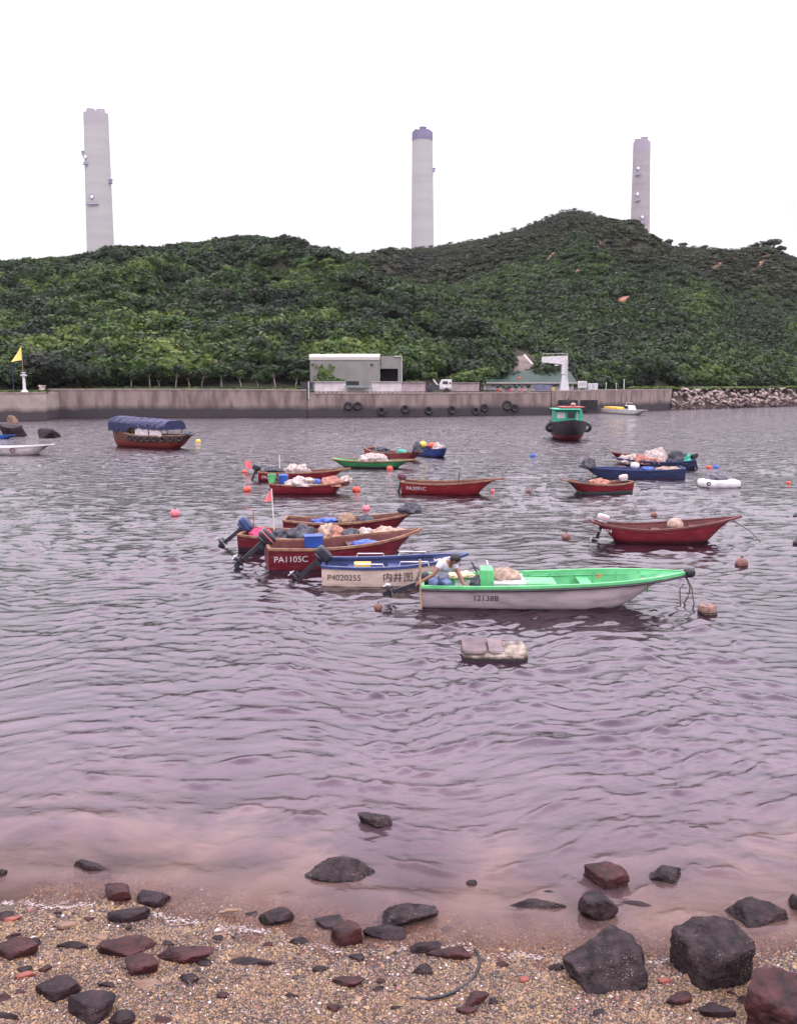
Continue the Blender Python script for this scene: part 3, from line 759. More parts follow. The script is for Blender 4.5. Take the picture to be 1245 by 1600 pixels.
m = MB(); m.box((x0 + cw * .5, -.86, .72), (cw * .95, .06, .10)); m.build('trim', M['steel'], r)
m = MB(); m.box((x0 / 2, 0, .55), (x0, 1.7, .25)); m.box((x0 / 2, -.85, .85), (x0, .05, .4)); m.box((x0 / 2, .85, .85), (x0, .05, .4)); m.build('flat_bed', M['darktarp'], r)
m = MB(); m.tube([(x0 - .1, 0, zt * .5), (x0 * .55, 0, zt * 1.02), (x0 - .6, 0, zt * .8)], .09, 8); m.build('loader_arm', M['white'], r)
for x in (x0 * .3, L - cw * .4):
    for y in (-.75, .75):
        m = MB(); m.torus((x, y, .33), .24, .11, 'y', 16, 8); m.ell((x, y, .33), (.17, .09, .17)); m.build('wheel', M['black'], r)
# long low house
a = G(700, 9); e = G(898, 9); d_ = (a.y + e.y) / 2
aL = atd(712, 600, d_); eL = atd(899, 600, d_); L = eL.x - aL.x; x1 = atd(748, 600, d_).x - aL.x
gz = 3.2
r = empty('long_house', (aL.x, d_, gz), 0, 'long low grey house with a dark green pitched roof behind the crane', 'house')
ze = atd(0, 597.5, d_).z - gz; zr = atd(0, 579, d_ + 5).z - gz
housem = nmat('grey painted wall', (.47, .42, .46), (.37, .33, .37), .7, .8)
roofm = nmat('green sheet roof', (.014, .040, .028), (.009, .026, .018), .6, .7); corrug(roofm, 1.5)
m = MB(); m.box(((x1 + L) / 2, 4, ze / 2), (L - x1 - .6, 8, ze)); m.build('wall', housem, r)
m = MB(); v = [(-.3, -.5, ze), (L + .1, -.5, ze), (L - .2, 4.5, zr), (.3, 4.5, zr), (-.3, 9, ze), (L + .1, 9, ze)]
v += [(x, y, z - .12) for x, y, z in v]
m.add(v, [(0, 1, 2, 3), (3, 2, 5, 4), (0, 3, 4), (1, 5, 2), (6, 9, 8, 7), (9, 10, 11, 8), (6, 7, 1, 0)]); m.build('roof', roofm, r)
m = MB(); m.box((L / 2, -.56, ze - .08), (L + .3, .1, .16)); m.build('gutter', trimm, r)
def hp(px): return atd(px, 600, d_).x - aL.x
for (p0, p1, t, bt) in [(752, 761, .82, .25), (768, 773, .75, .5), (778, 784, .8, .5), (801, 806, .85, .55), (809, 813, .85, .55), (820, 829, .85, .6), (840, 843.5, .75, .4), (852, 860, .85, .5), (866, 873, .85, .5), (785, 797, .45, .1)]:
    xa, xb = hp(p0), hp(p1); mat = M['glass'] 
    m = MB(); m.box(((xa + xb) / 2, -.03, ze * (t + bt) / 2), (xb - xa, .08, ze * (t - bt))); w = m.build('window', mat, r)
    m = MB(); fw = .035
    for zz in (ze * t, ze * bt): m.box(((xa + xb) / 2, -.07, zz), (xb - xa + fw, .05, fw))
    for xx in (xa, xb): m.box((xx, -.068, ze * (t + bt) / 2), (fw, .05, ze * (t - bt)))
    m.build('frame', M['white'], w)
m = MB(); m.box((hp(757), -.1, ze * .5), (.55, .06, .9)); m.build('white_panel', M['white'], r); m = MB(); m.lathe([(.3, 0), (.3, .06)], (0, 0, 0), 16, Matrix.Translation((hp(832), -.05, ze * .62)) @ Matrix.Rotation(math.pi / 2, 4, 'X')); m.build('round_panel', M['white'], r)
m = MB(); m.box(((hp(833) + hp(857)) / 2, -.35, .42), (hp(857) - hp(833), .5, .84)); tag(m.build('counter', nmat('blue grey counter', (.16, .17, .26), (.1, .11, .18), 2, .6), loc=(aL.x, d_ - 1.2, gz + .1)), 'long blue grey bench box in front of the low grey house', 'bench')
# red lantern on the house
m = MB(); m.ell((0, 0, 0), (.16, .16, .2), 14, 8); m.tube([(0, 0, .18), (0, 0, .3)], .02, 6); q = atd(811, 591, d_ - .8); tag(m.build('lantern', nmat('red lantern', (.8, .05, .03), (.7, .04, .03), 4, .5), loc=q, smooth=True), 'small bright red lantern hanging under the green roof eave', 'lantern')
# planters, bins and plants on the quay
pots = [(777, 'orange'), (786, 'tan'), (796, 'pinkcloth'), (806, 'tan'), (815, 'redcloth'), (826, 'tan'), (864, 'yellow'), (890, 'tan')]
potw = ['first', 'second', 'third', 'fourth', 'fifth', 'sixth', 'seventh', 'eighth']
for i, (px, mk) in enumerate(pots):
    q = G(px, 2.0); r = empty('potted_plant', q, 0, potw[i] + ' plant pot from the left along the quay before the low grey house', 'potted plant', 'plant pots on the quay')
    m = MB(); m.lathe([(.12, 0), (.2, .42), (.23, .42), (.23, .5), (.19, .5), (.18, .42)], n=12); m.build('pot', M[mk], r)
    V, t = small[i % 6]; o = npmesh('foliage', V * np.array([.38, .38, .42]) * rng.uniform(.7, 1.2) + np.array([0, 0, .7]), np.arange(len(V)).reshape(-1, 3), 3, LEAF, {'tint': np.clip(t + rng.uniform(.3, .8), 0, 1)}); o.parent = r
# crane
a = G(881, 1.3); r = empty('crane', a, 0, 'white L shaped davit crane standing on the quay edge', 'crane')
mp_ = mpp(a); zt = atd(0, 556, a.y).z - a.z; za = atd(0, 566.5, a.y).z - a.z; zn = atd(0, 586, a.y).z - a.z
xl = (843 - 879) * mp_; cw = 10.5 * mp_
m = MB(); m.box((0, 0, zn / 2), (1.35, .9, zn), None, (.55, .6)); m.build('pedestal', M['steel'], r, bevel=.03)
m = MB(); m.box((-.05, 0, (zn + zt) / 2 + .05), (.82, .6, zt - zn - .1), None); m.build('column', M['white'], r, bevel=.04)
m = MB(); v = [(xl, -.28, zt - .15), (xl, -.28, za - .0), (-.46, -.28, za - .25), (-.46, -.28, zt)]; v += [(x, -y, z) for x, y, z in v]
m.add(v, [(0, 1, 2, 3), (7, 6, 5, 4), (0, 4, 5, 1), (1, 5, 6, 2), (2, 6, 7, 3), (3, 7, 4, 0)]); m.build('jib', M['white'], r, bevel=.03)
m = MB(); [m.tube([(x, -.33, zt + .02), (x, -.33, zt + .3)], .025, 5) for x in np.linspace(xl + .1, .3, 6)]; m.tube([(xl + .1, -.33, zt + .3), (.3, -.33, zt + .3)], .025, 5); m.build('handrail', M['white'], r)
m = MB(); m.box((xl * .36, 0, za - .35), (.5, .3, .25)); m.tube([(xl * .36, 0, za - .2), (xl * .36, 0, za + .1)], .06, 6); m.build('hoist', M['white'], r, bevel=.02)
m = MB(); [m.box((.22, -.33, z), (.3, .05, .05)) for z in np.linspace(.6, zt - .6, 12)]; [m.box((x, -.33, zt / 2), (.04, .06, zt - 1)) for x in (.07, .37)]; m.build('ladder', M['steel'], r)
# concrete slope on the hillside
def hit(px, py, lift=.5):
    for dd in np.arange(140, 260, .5):
        p = atd(px, py, dd)
        if hz(p.x, p.y) > p.z - lift: break
    return p
P0, P1, P2, P3 = hit(784, 584), hit(841, 584), hit(820, 555), hit(792, 558)
slopem = nmat('shotcrete slope', (.17, .13, .12), (.10, .075, .07), .5, .9, .02, 5)
m = MB(); th = Vector((0, .6, -2)); v = [P0, P1, P2, P3] + [p + th for p in (P0, P1, P2, P3)]
m.add(v, [(0, 1, 2, 3), (7, 6, 5, 4), (0, 4, 5, 1), (1, 5, 6, 2), (2, 6, 7, 3), (3, 7, 4, 0)]); m = m.build('retaining_slope', slopem); tag(m, 'brown grey concrete slope with a pale drain channel on the hillside', 'retaining slope')
c = MB(); P4, P5 = hit(843, 583, .4), hit(819, 555, .4); nrm = Vector((0, -.5, 1)).normalized()
c.tube([P4, P5], .26, 4); c.tube([hit(786, 584, .7), P4], .22, 4); c.build('drain_channel', trimm, m)
# sign board, hut, lamp standard right of the crane
a = G(909, 2.2); r = empty('notice_board', a, 0, 'white square notice board on two legs right of the crane', 'notice board')
m = MB(); m.box((0, 0, .85), (1.35, .12, 1.0)); m.build('panel', M['white'], r, bevel=.02)
m = MB(); m.box((0, -.07, .92), (1.1, .03, .55)); m.build('notice', nmat('grey notice', (.45, .42, .45), (.3, .28, .3), 9, .7), r)
m = MB(); [MB().box((x, .02, .2), (.08, .08, .5)).build('leg', M['steel'], r) for x in (-.5, .5)]
a = G(925, 2.4); r = empty('utility_cabinet', a, 0, 'low pale grey cabinet beside the white notice board', 'cabinet')
m = MB(); m.box((0, 0, .5), (1.5, .6, 1.0)); m.build('body', M['steel'], r, bevel=.03); m = MB(); m.box((0, -.31, .5), (.03, .03, .9)); m.box((.12, -.32, .5), (.05, .04, .2)); m.build('door_handle', M['darktarp'], r)
for i, px in enumerate((946, 962, 974)):
    a = G(px, 1.6); m = MB(); m.tube([(0, 0, 0), (0, 0, (1.0, .9, 1.5)[i])], .05 if i < 2 else .09, 8); m.ell((0, 0, (1.0, .9, 1.5)[i]), (.09, .09, .09)); m.box((0, 0, .03), (.3, .3, .06))
    tag(m.build('bollard_post', M['steel'], loc=a), ('thin grey post right of the low cabinet on the quay', 'short grey post midway between cabinet and boulder bank', 'thick grey post nearest the boulder bank on the quay')[i], 'post')
# fender tyres on the quay wall, frames
TY = [(544, 634, 'left tyre of the pair hung below the awning'), (559, 634, 'right tyre of the pair hung below the awning'), (633, 639, 'low tyre on the quay wall below the pinkish parapet'), (706, 640, 'low tyre on the quay wall below the truck'), (757, 637, 'tyre on the quay wall under the left end of the low house'), (792, 633, 'big tyre hung highest on the quay wall under the low house'), (804, 637, 'tyre touching the lower right of the biggest quay tyre'), (596, 642, 'half sunk tyre between the awning pair and the parapet end'), (670, 641, 'half sunk tyre left of the truck on the quay wall'), (743, 642, 'half sunk tyre just left of the low house end')]
for px, py, lab in TY:
    x, y, z = quay_at(px); k = .20 * 1.0
    p = atd(px, py, y - .18); rr = .42 if px != 792 else .55
    m = MB(); m.torus((0, 0, 0), rr, .17, 'y', 20, 8); 
    tag(m.build('fender_tyre', M['black'], loc=p, smooth=True), lab, 'tyre', 'fender tyres on the quay wall')
for i, (p0, p1) in enumerate(((873, 901), (908, 932))):
    x0_, y0_, z0_ = quay_at(p0); x1_, y1_, z1_ = quay_at(p1); yy = min(y0_, y1_) - .25
    A = atd(p0, 625, yy); B_ = atd(p1, 642, yy); w = B_.x - A.x; hh = A.z - B_.z
    m = MB(); nn = 9 if i == 0 else 7
    for k in range(nn + 1): m.box((w * k / nn, 0, -hh / 2), (.16, .22, hh))
    for k in range(5): m.box((w / 2, .09, -hh * (k + .5) / 5), (w, .1, .15))
    m.box((w / 2, .22, -hh / 2), (w, .05, hh))
    tag(m.build('timber_fender', M['darkhull'], loc=A), ('wide black slatted fender frame on the quay wall below the crane', 'narrow black slatted fender frame right of the crane')[i], 'fender')
# beacon and flags at the left pier head
a = G(39, 1.2); r = empty('beacon', a, 0, 'white lattice beacon post on the pale pier end', 'beacon')
zt = atd(0, 578, a.y).z - a.z
m = MB(); m.lathe([(.42, 0), (.42, .12), (.2, .35), (.15, 1.6), (.15, zt * .72)], n=14); m.build('column', M['white'], r, smooth=False)
m = MB(); m.lathe([(.34, zt * .72), (.38, zt * .75), (.38, zt * .79), (.16, zt * .8), (.14, zt * .86), (.3, zt * .88), (.3, zt * .9)], n=14); m.build('gallery', M['white'], r)
m = MB(); m.lathe([(.13, zt * .9), (.15, zt * .94), (.1, zt * .98), (.02, zt)], n=12); m.build('lantern', M['darktarp'], r)
def flagpole(px, z0, back, pyt, pyb, label, cloth, pts, pr=.035, name='flag'):
    a = G(px, back)
    return a
a = G(38, 2.4); zt = atd(0, 540, a.y).z - a.z; r = empty('flag', a, 0, 'pale yellow triangular flag on a pole above the white beacon', 'flag'); s_ = mpp(a)
m = MB(); m.tube([(0, 0, 0), (.0, 0, zt)], .045, 8); m.build('pole', M['wood'], r)
def cloth(pts2, mat, parent, nx=10, th=.012, amp=.06, name='cloth'):
    """pts2: quad corners (x,z) hoist top, hoist bottom, fly bottom, fly top"""
    (a0, a1), (b0, b1), (c0, c1), (d0, d1) = pts2; v = []; f = []
    for side in (0, 1):
        for i in range(nx + 1):
            t = i / nx
            for j in range(7):
                q = j / 6
                x = (a0 * (1 - t) + d0 * t) * (1 - q) + (b0 * (1 - t) + c0 * t) * q; z = (a1 * (1 - t) + d1 * t) * (1 - q) + (b1 * (1 - t) + c1 * t) * q
                v.append((x, amp * math.sin(t * 7 + q * 1.5) * t + side * th, z))
    for side in (0, 1):
        for i in range(nx):
            for j in range(6):
                k = side * (nx + 1) * 7 + i * 7 + j; q = (k, k + 1, k + 8, k + 7); f.append(q if side else q[::-1])
    m = MB(); m.add(v, f); return m.build(name, mat, parent, smooth=True)
cloth([(0, zt), (0, zt - 22 * s_), (-18 * s_, zt - 25 * s_), (-5 * s_, zt - 8 * s_)], M['yellowcloth'], r, amp=.12)
a = G(22, 2.4); zt = atd(0, 565, a.y).z - a.z; m = MB(); m.tube([(0, 0, 0), (0, 0, zt)], .04, 8); m.box((0, 0, .05), (.35, .35, .1)); tag(m.build('mast', M['bluepaint'], loc=a), 'thin dark blue mast standing left of the white beacon', 'pole')
# little hut with a blue grey roof and pale low wall behind the left sea wall
a = G(124, 3.5); r = empty('hut', a, 0, 'small hut with a blue grey roof among weeds on the left sea wall', 'hut'); s_ = mpp(a)
zt = atd(0, 589, a.y).z - a.z; m = MB(); m.box((0, 1, .5), (2.4, 2, 1.0)); m.build('wall', M['tan'], r)
m = MB(); v = [(-1.3, -.15, .95), (.5, -.15, .95), (-.1, 1, zt), (-1.1, 1, zt), (-1.3, 2.2, .95), (.5, 2.2, .95), (1.4, -.15, .9), (1.4, 2.2, .9)]
m.add(v, [(0, 1, 2, 3), (3, 2, 5, 4), (0, 3, 4), (1, 6, 7, 5), (1, 5, 2)]); m.build('roof', nmat('blue grey roof', (.19, .2, .26), (.13, .14, .18), 3, .6), r)
a = G(62, 4.5); b_ = G(108, 4.5); L = b_.x - a.x; m = MB(); v = [(0, 0, 0), (L, 0, 0), (L, 0, .55), (0, 0, .85)]; v += [(x, .3, z) for x, y, z in v]
m.add(v, [(0, 1, 2, 3), (7, 6, 5, 4), (3, 2, 6, 7), (1, 5, 6, 2), (0, 3, 7, 4)]); m.box((L / 2, .1, .75), (L + .2, .5, .1), Matrix.Rotation(.0, 4, 'Y')); tag(m.build('low_wall', M['cream'], loc=a), 'low pale wall between the beacon and the blue roofed hut', 'wall')
# row of small trees on the left sea wall
words = 'first second third fourth fifth sixth seventh eighth ninth tenth eleventh twelfth thirteenth fourteenth fifteenth sixteenth'.split()
def tree(px, back, pyt, wpx, label, tint=.5, lean=0, cat='tree', group=None, tr=.09, crown=None, name='small_tree'):
    a = G(px, back); s_ = mpp(a); h = atd(0, pyt, a.y).z - a.z; R = wpx / 2 * s_ * 1.15
    r = empty(name, a, 0, label, cat, group)
    hc = h - R * .8
    m = MB(); pts = [(0, 0, -.2), (lean * .3, 0, hc * .4), (lean, 0, hc)]; m.tube(pts, [tr, tr * .8, tr * .5], 7)
    for k in range(5):
        an = k * 1.26 + px; m.tube([(lean * .6, 0, hc * .65), (lean + math.cos(an) * R * .45, math.sin(an) * R * .45, hc + R * (.0 + .12 * k))], [tr * .5, tr * .2], 5)
    m.build('trunk', M['trunk'], r, smooth=True)
    V, t = crown or big[int(px) % 7]
    V2 = V * np.array([R * 1.15, R * 1.15, R * 1.0]) + np.array([lean, 0, hc])
    o = npmesh('crown', V2, np.arange(len(V)).reshape(-1, 3), 3, LEAF, {'tint': np.clip(t + tint, 0, 1)}); o.parent = r
    return r
M['trunk'] = nmat('pale bark', (.36, .29, .25), (.2, .155, .13), 6, .9)
loose = [crown_template(200 + i, 300, 7, size=.16, core=False) for i in range(7)]
TR = [(128, 582, 30), (156, 570, 36), (186, 572, 30), (206, 574, 32), (235, 568, 30), (251, 580, 26), (275, 566, 34), (297, 576, 26), (315, 570, 34), (347, 566, 36), (378, 576, 24), (404, 583, 22), (431, 566, 34), (462, 574, 28)]
for i, (px, py, w) in enumerate(TR):
    tree(px, 3.5 + (i % 3) * 1.2, py, w, words[i] + ' from the left in the row of small trees behind the left sea wall', .30 + .3 * random.random(), (random.random() - .5) * .9, group='row of small trees on the sea wall', crown=loose[i % 7])
tree(517, 4.5, 581, 50, 'round olive bush in front of the grey warehouse wall', .62, crown=big[2], name='round_bush', cat='bush', tr=.05)
for px, pyt, w, lab in [(645, 590, 24, 'yellow green bush right of the warehouse corner post'), (672, 578, 26, 'leafy bush behind the dark bed of the truck'), (727, 574, 46, 'broad bush hanging over the left end of the green roof'), (755, 570, 34, 'upright tree in front of the green roof, left of the slope'), (708, 584, 26, 'low bush right behind the white truck cab')]:
    tree(px, 7.5, pyt, w, lab, .72, cat='bush', crown=big[int(px) % 7], name='green_bush')
# skyline trees on the ridges
def ridge_tree(px, pyt, wpx, dist, label, fl=.6, tint=.2, crown=None, name='ridge_tree'):
    x = dist * (px - CX) / F / (ct + .145 * st); z = hz(x, dist); p = Vector((x, dist, z)); s_ = mpp(p)
    R = wpx / 2 * s_; h = min(max(1.2, atd(0, pyt, dist).z - z), R * fl * 1.3 + .9)
    r = empty(name, p, 0, label, 'tree', 'lone trees on the skyline')
    hc = h - R * fl * .7 if px in (487, 507, 1186) else R * fl * .55
    m = MB(); m.tube([(0, 0, -.5), (.1, 0, hc * .5), (0, 0, hc)], [.22, .16, .1], 6); [m.tube([(0, 0, hc * .6), (math.cos(k * 1.5) * R * .5, math.sin(k * 1.5) * R * .5, hc + R * fl * .1)], [.1, .05], 5) for k in range(4)]
    m.build('trunk', M['darkbark'], r)
    V, t = crown or loose[int(px) % 7]; V2 = V * np.array([R * 1.1, R * 1.1, R * fl]) + np.array([0, 0, hc])
    o = npmesh('crown', V2, np.arange(len(V)).reshape(-1, 3), 3, SCRUB, {'tint': np.clip(t + tint, 0, 1)}); o.parent = r
M['darkbark'] = nmat('dark bark', (.09, .07, .06), (.05, .04, .035), 3, .9)
RT = [(487, 361, 34, 243, 'flat topped tree on the crest at the right end of the left hill', .4), (507, 371, 24, 238, 'round dark tree last on the left hill before the saddle', .9),
      (95, 381, 16, 249, 'small bushy tree on the skyline left of the left chimney', .8), (176, 372, 15, 248, 'pointed tree at the right foot of the left chimney', .9), (273, 361, 20, 247, 'spindly open tree on the skyline of the left hill', .8),
      (285, 363, 14, 246, 'thin twiggy tree right of the spindly one on the left hill', .8), (413, 352, 14, 246, 'little tree at the summit of the left hill', .8), (62, 388, 14, 249, 'leftmost little tree on the skyline', .8),
      (1186, 374, 44, 368, 'wide dark clump of trees on the right end of the skyline', .55), (1206, 380, 22, 366, 'tree at the right edge of the dark skyline clump', .8), (941, 334, 16, 398, 'tree on the right shoulder of the highest hill', .8), (1034, 373, 20, 385, 'airy tree right of the right chimney foot', .8), (1056, 376, 18, 384, 'airy tree second to the right of the right chimney', .7), (1088, 378, 16, 380, 'airy tree third to the right of the right chimney', .7), (1165, 379, 20, 370, 'small tree left of the wide skyline clump', .7)]
for px, pyt, w, dd, lab, fl in RT: ridge_tree(px, pyt, w, dd, lab, fl)
# sparse twiggy trees along the ridges: one repeat each
V0, t0 = None, None
k = 0
for (pa, pb, dd0, nn) in [(540, 780, 392, 34), (790, 1000, 400, 40), (1010, 1160, 380, 18), (0, 480, 248, 30)]:
    for i in range(nn):
        px = pa + (pb - pa) * (i + rng.random()) / nn
        dd = dd0 - rng.uniform(1, 6); x = dd * (px - CX) / F / (ct + .145 * st); z = hz(x, dd)
        if dd0 == 248 and False: continue
        r = empty('crest_shrub', (x, dd, z - .2), rng.uniform(0, 6), 'small twiggy shrub tree standing out along the hill crests', 'shrub', 'twiggy shrubs along the crests')
        hgt = rng.uniform(.3, 1.1); R = rng.uniform(1.0, 2.0)
        m = MB(); m.tube([(0, 0, 0), (.1, 0, hgt)], [.12, .05], 5); m.build('trunk', M['darkbark'], r)
        V, t = loose[k % 7]; sel = 300 * 3; V2 = V[:sel:1].reshape(-1, 3, 3)[::3].reshape(-1, 3) * np.array([R, R, R * .7]) + np.array([0, 0, hgt])
        tt_ = t[:sel].reshape(-1, 3)[::3].reshape(-1)
        o = npmesh('crown', V2, np.arange(len(V2)).reshape(-1, 3), 3, SCRUB, {'tint': np.clip(tt_ + rng.uniform(.1, .5), 0, 1)}); o.parent = r
        k += 1

# ------------------------------------------------------------------ rocks
def rock_mesh(name, size, seed, mat, sub=4, sharp=.085, flat_=1.0, block=False):
    import bmesh
    r = np.random.default_rng(seed); bm = bmesh.new(); bmesh.ops.create_icosphere(bm, subdivisions=sub, radius=1)
    N = r.normal(size=(11, 3)); N /= np.linalg.norm(N, axis=1)[:, None]; D = r.uniform(.5, .9, 11)
    N = np.concatenate([N, np.array([[0, 0, 1.0], [0, 0, -1]])]); D = np.append(D, [.75, .7])
    if block:
        rm = np.array(Euler((.10, -.14, .55)).to_matrix()); ax = np.array([(1, 0, 0), (-1, 0, 0), (0, 1, 0), (0, -1, 0), (0, 0, 1), (0, 0, -1), (.7, .6, .4), (-.6, -.5, .62), (.5, -.7, -.5), (-.65, .3, -.7)], float)
        ax += r.normal(0, .09, ax.shape); ax /= np.linalg.norm(ax, axis=1)[:, None]; N = ax @ rm.T; D = np.array([.74, .74, .74, .74, .70, .7, .9, .92, .88, .9])
    off = Vector(r.uniform(-50, 50, 3))
    for v in bm.verts:
        q = np.array(v.co); k = N @ q; t = np.where(k > .05, D / np.maximum(k, .05), 9); rr = min(float((t ** -16.0).sum() ** (-1 / 16.0)), 1.2)
        e = mnoise.fractal(v.co * 2.2 + off, 1.0, 2.1, 5) * sharp + mnoise.noise(v.co * 9 + off) * sharp * .4
        v.co = v.co * (rr * (1 + e))
        v.co = Vector((v.co.x * size[0], v.co.y * size[1], v.co.z * size[2]))
        if seed == 321: v.co.z *= 1 + .42 * v.co.x / size[0]; v.co.y *= 1 + .25 * v.co.x / size[0]
    me = bpy.data.meshes.new(name); bm.to_mesh(me); bm.free()
    me.materials.append(mat); me.polygons.foreach_set('use_smooth', [True] * len(me.polygons))
    try: me.set_sharp_from_angle(angle=math.radians(32))
    except Exception: pass
    return me
rockm = nmat('wet dark purple rock', (.028, .014, .0165), (.006, .003, .004), 9, .6, .012, 30, detail=9, spec=.22)
rockb = nmat('red brown rock', (.055, .017, .017), (.014, .006, .007), 8, .6, .012, 30, detail=9, spec=.22)
rockg = nmat('speckled grey brown rock', (.038, .025, .026), (.008, .005, .0065), 11, .7, .02, 40, detail=10, spec=.2)
rockt = nmat('tan rock', (.22, .14, .09), (.12, .07, .05), 8, .7, .01, 30)
rockr = nmat('brick red stone', (.26, .07, .05), (.14, .04, .03), 8, .6, .01, 30)
def add_specks(m, col=(.45, .38, .35), scale=55, th=.17):
    n = m.node_tree.nodes; l = m.node_tree.links; b = n['Principled BSDF']; src = b.inputs['Base Color'].links[0].from_socket
    t = n.new('ShaderNodeTexCoord'); v = n.new('ShaderNodeTexVoronoi'); v.inputs['Scale'].default_value = scale; l.new(t.outputs['Object'], v.inputs['Vector'])
    mr = n.new('ShaderNodeMapRange'); mr.inputs['From Min'].default_value = th; mr.inputs['From Max'].default_value = th * .6; l.new(v.outputs['Distance'], mr.inputs['Value'])
    nz_ = n.new('ShaderNodeTexNoise'); nz_.inputs['Scale'].default_value = 7; l.new(t.outputs['Object'], nz_.inputs['Vector'])
    m3 = n.new('ShaderNodeMapRange'); m3.inputs['From Min'].default_value = .5; m3.inputs['From Max'].default_value = .6; l.new(nz_.outputs['Fac'], m3.inputs['Value'])
    mu = n.new('ShaderNodeMath'); mu.operation = 'MULTIPLY'; l.new(mr.outputs[0], mu.inputs[0]); l.new(m3.outputs[0], mu.inputs[1])
    mx_ = n.new('ShaderNodeMixRGB'); mx_.inputs[2].default_value = (*col, 1); l.new(mu.outputs[0], mx_.inputs[0]); l.new(src, mx_.inputs[1]); l.new(mx_.outputs[0], b.inputs['Base Color'])
add_specks(rockg); add_specks(rockm, (.3, .25, .24), 60, .12); add_specks(rockb, (.35, .25, .22), 60, .12)
RK = [ # px, py(base), w, h, mat, flatness label
 (145, 1370, 56, 30, 'm', 'flat black rock alone in the shallow water at left'),
 (186, 1411, 42, 34, 'b', 'reddish cube shaped rock at the water edge on the left'),
 (243, 1416, 42, 30, 'm', 'dark slanted rock just right of the reddish cube shaped rock'),
 (205, 1444, 56, 28, 'm', 'dark flat rock half in pebbles below the reddish cube shaped rock'),
 (3, 1378, 18, 26, 'm', 'dark rock cut by the left edge at the water'),
 (538, 1378, 92, 40, 'g', 'wide flat brown rock awash in the middle shallows'),
 (585, 1294, 52, 32, 'g', 'brown rock farthest out, barely breaking the surface'),
 (437, 1444, 46, 34, 'm', 'small dark rock at the water edge left of the middle group'),
 (513, 1450, 54, 24, 'm', 'flat topped rock left end of the middle group at the foam'),
 (543, 1480, 52, 44, 'b', 'red brown cube rock standing on the pebbles below the middle group'),
 (628, 1448, 84, 46, 'g', 'large rounded brown rock at the back of the middle group'),
 (606, 1470, 62, 28, 'm', 'dark low rock in front of the large rounded brown rock'),
 (668, 1492, 56, 24, 'm', 'dark low rock left of the long tapering one near the hose'),
 (708, 1502, 64, 26, 'b', 'long tapering reddish rock touching the black hose'),
 (950, 1388, 62, 44, 'b', 'dark red rock out in the water at right'),
 (1040, 1384, 58, 34, 'g', 'grey brown rock awash right of the dark red rock'),
 (938, 1447, 56, 58, 'm', 'upright pointed rock in the shallows above the big slanted boulder'),
 (995, 1420, 50, 16, 'm', 'thin dark rock barely out of the water right of the pointed rock'),
 (832, 1425, 76, 26, 'g', 'sunken brown slab left of the pointed rock'),
 (1180, 1455, 106, 56, 'm', 'long dark boulder lying in the water near the right edge'),
 (1244, 1424, 26, 32, 'm', 'small dark rock cut by the right edge in the water'),
 (922, 1543, 124, 84, 'g', 'big slanted grey boulder on the pebbles right of centre'),
 (1110, 1550, 120, 120, 'g', 'largest block shaped boulder near the right edge'),
 (1222, 1618, 116, 100, 'b', 'smooth red brown boulder in the bottom right corner'),
 (28, 1500, 58, 38, 'b', 'dark red rock on the pebbles near the left edge'),
 (94, 1564, 64, 42, 'm', 'dark angular rock at the lower left on the pebbles'),
 (200, 1500, 76, 40, 'b', 'wide reddish rock on the pebbles at left'),
 (222, 1522, 52, 34, 'b', 'small red brown rock tucked below the wide reddish rock'),
 (285, 1506, 92, 30, 'b', 'long flat brown rock right of the wide reddish rock'),
 (238, 1548, 56, 20, 't', 'flat tan slab on the pebbles at lower left'),
 (117, 1484, 44, 18, 'm', 'small flat dark stone left of the wide reddish rock'),
 (110, 1452, 32, 15, 't', 'small tan stone on the upper left pebbles'),
 (395, 1510, 68, 14, 'm', 'low plank shaped dark stone on the middle left pebbles'),
 (296, 1538, 36, 20, 'g', 'small rounded grey stone right of the tan slab'),
 (143, 1598, 74, 46, 'm', 'dark rock at the bottom edge left of centre'),
 (192, 1606, 44, 26, 'm', 'smaller dark rock right beside the dark bottom edge rock'),
 (40, 1530, 28, 16, 'r', 'brick red stone left of the dark angular rock'),
 (6, 1570, 24, 22, 'b', 'brown stone cut by the left edge near the bottom'),
 (546, 1544, 42, 20, 'b', 'small mauve brown stone below the middle group'),
 (660, 1524, 40, 18, 'g', 'grey stone inside the curve of the black hose'),
 (742, 1572, 38, 24, 'b', 'brown stone at the right end of the black hose'),
 (728, 1584, 36, 14, 'b', 'flat brown stone just below the end of the hose'),
 (288, 1298, 44, 12, 'm', 'thin dark rock awash far out at left'),
 (1094, 1300, 34, 12, 'm', 'thin dark rock awash far out at right'),
 (735, 1384, 18, 12, 'm', 'tiny dark stone breaking the surface mid shallows'),
 (820, 1534, 16, 12, 'r', 'small red pebble stone left of the big slanted boulder'),
 (1062, 1570, 46, 20, 'b', 'low red stone at the lower left of the largest boulder'),
 (1120, 1594, 60, 26, 'm', 'dark flat stone between the largest boulder and the corner boulder'),
 (262, 1406, 16, 9, 'b', 'tiny reddish stone at the left waterline'),
 (590, 1550, 22, 10, 'g', 'tiny grey stone right of the mauve brown stone'),
 (18, 1442, 30, 12, 'r', 'reddish flat stone on the upper left pebbles by the edge'),
 (445, 1398, 18, 8, 'm', 'tiny dark stone awash left of the wide flat rock'),
 (465, 1476, 26, 12, 'g', 'small stone at the foam left of the cube rock')]
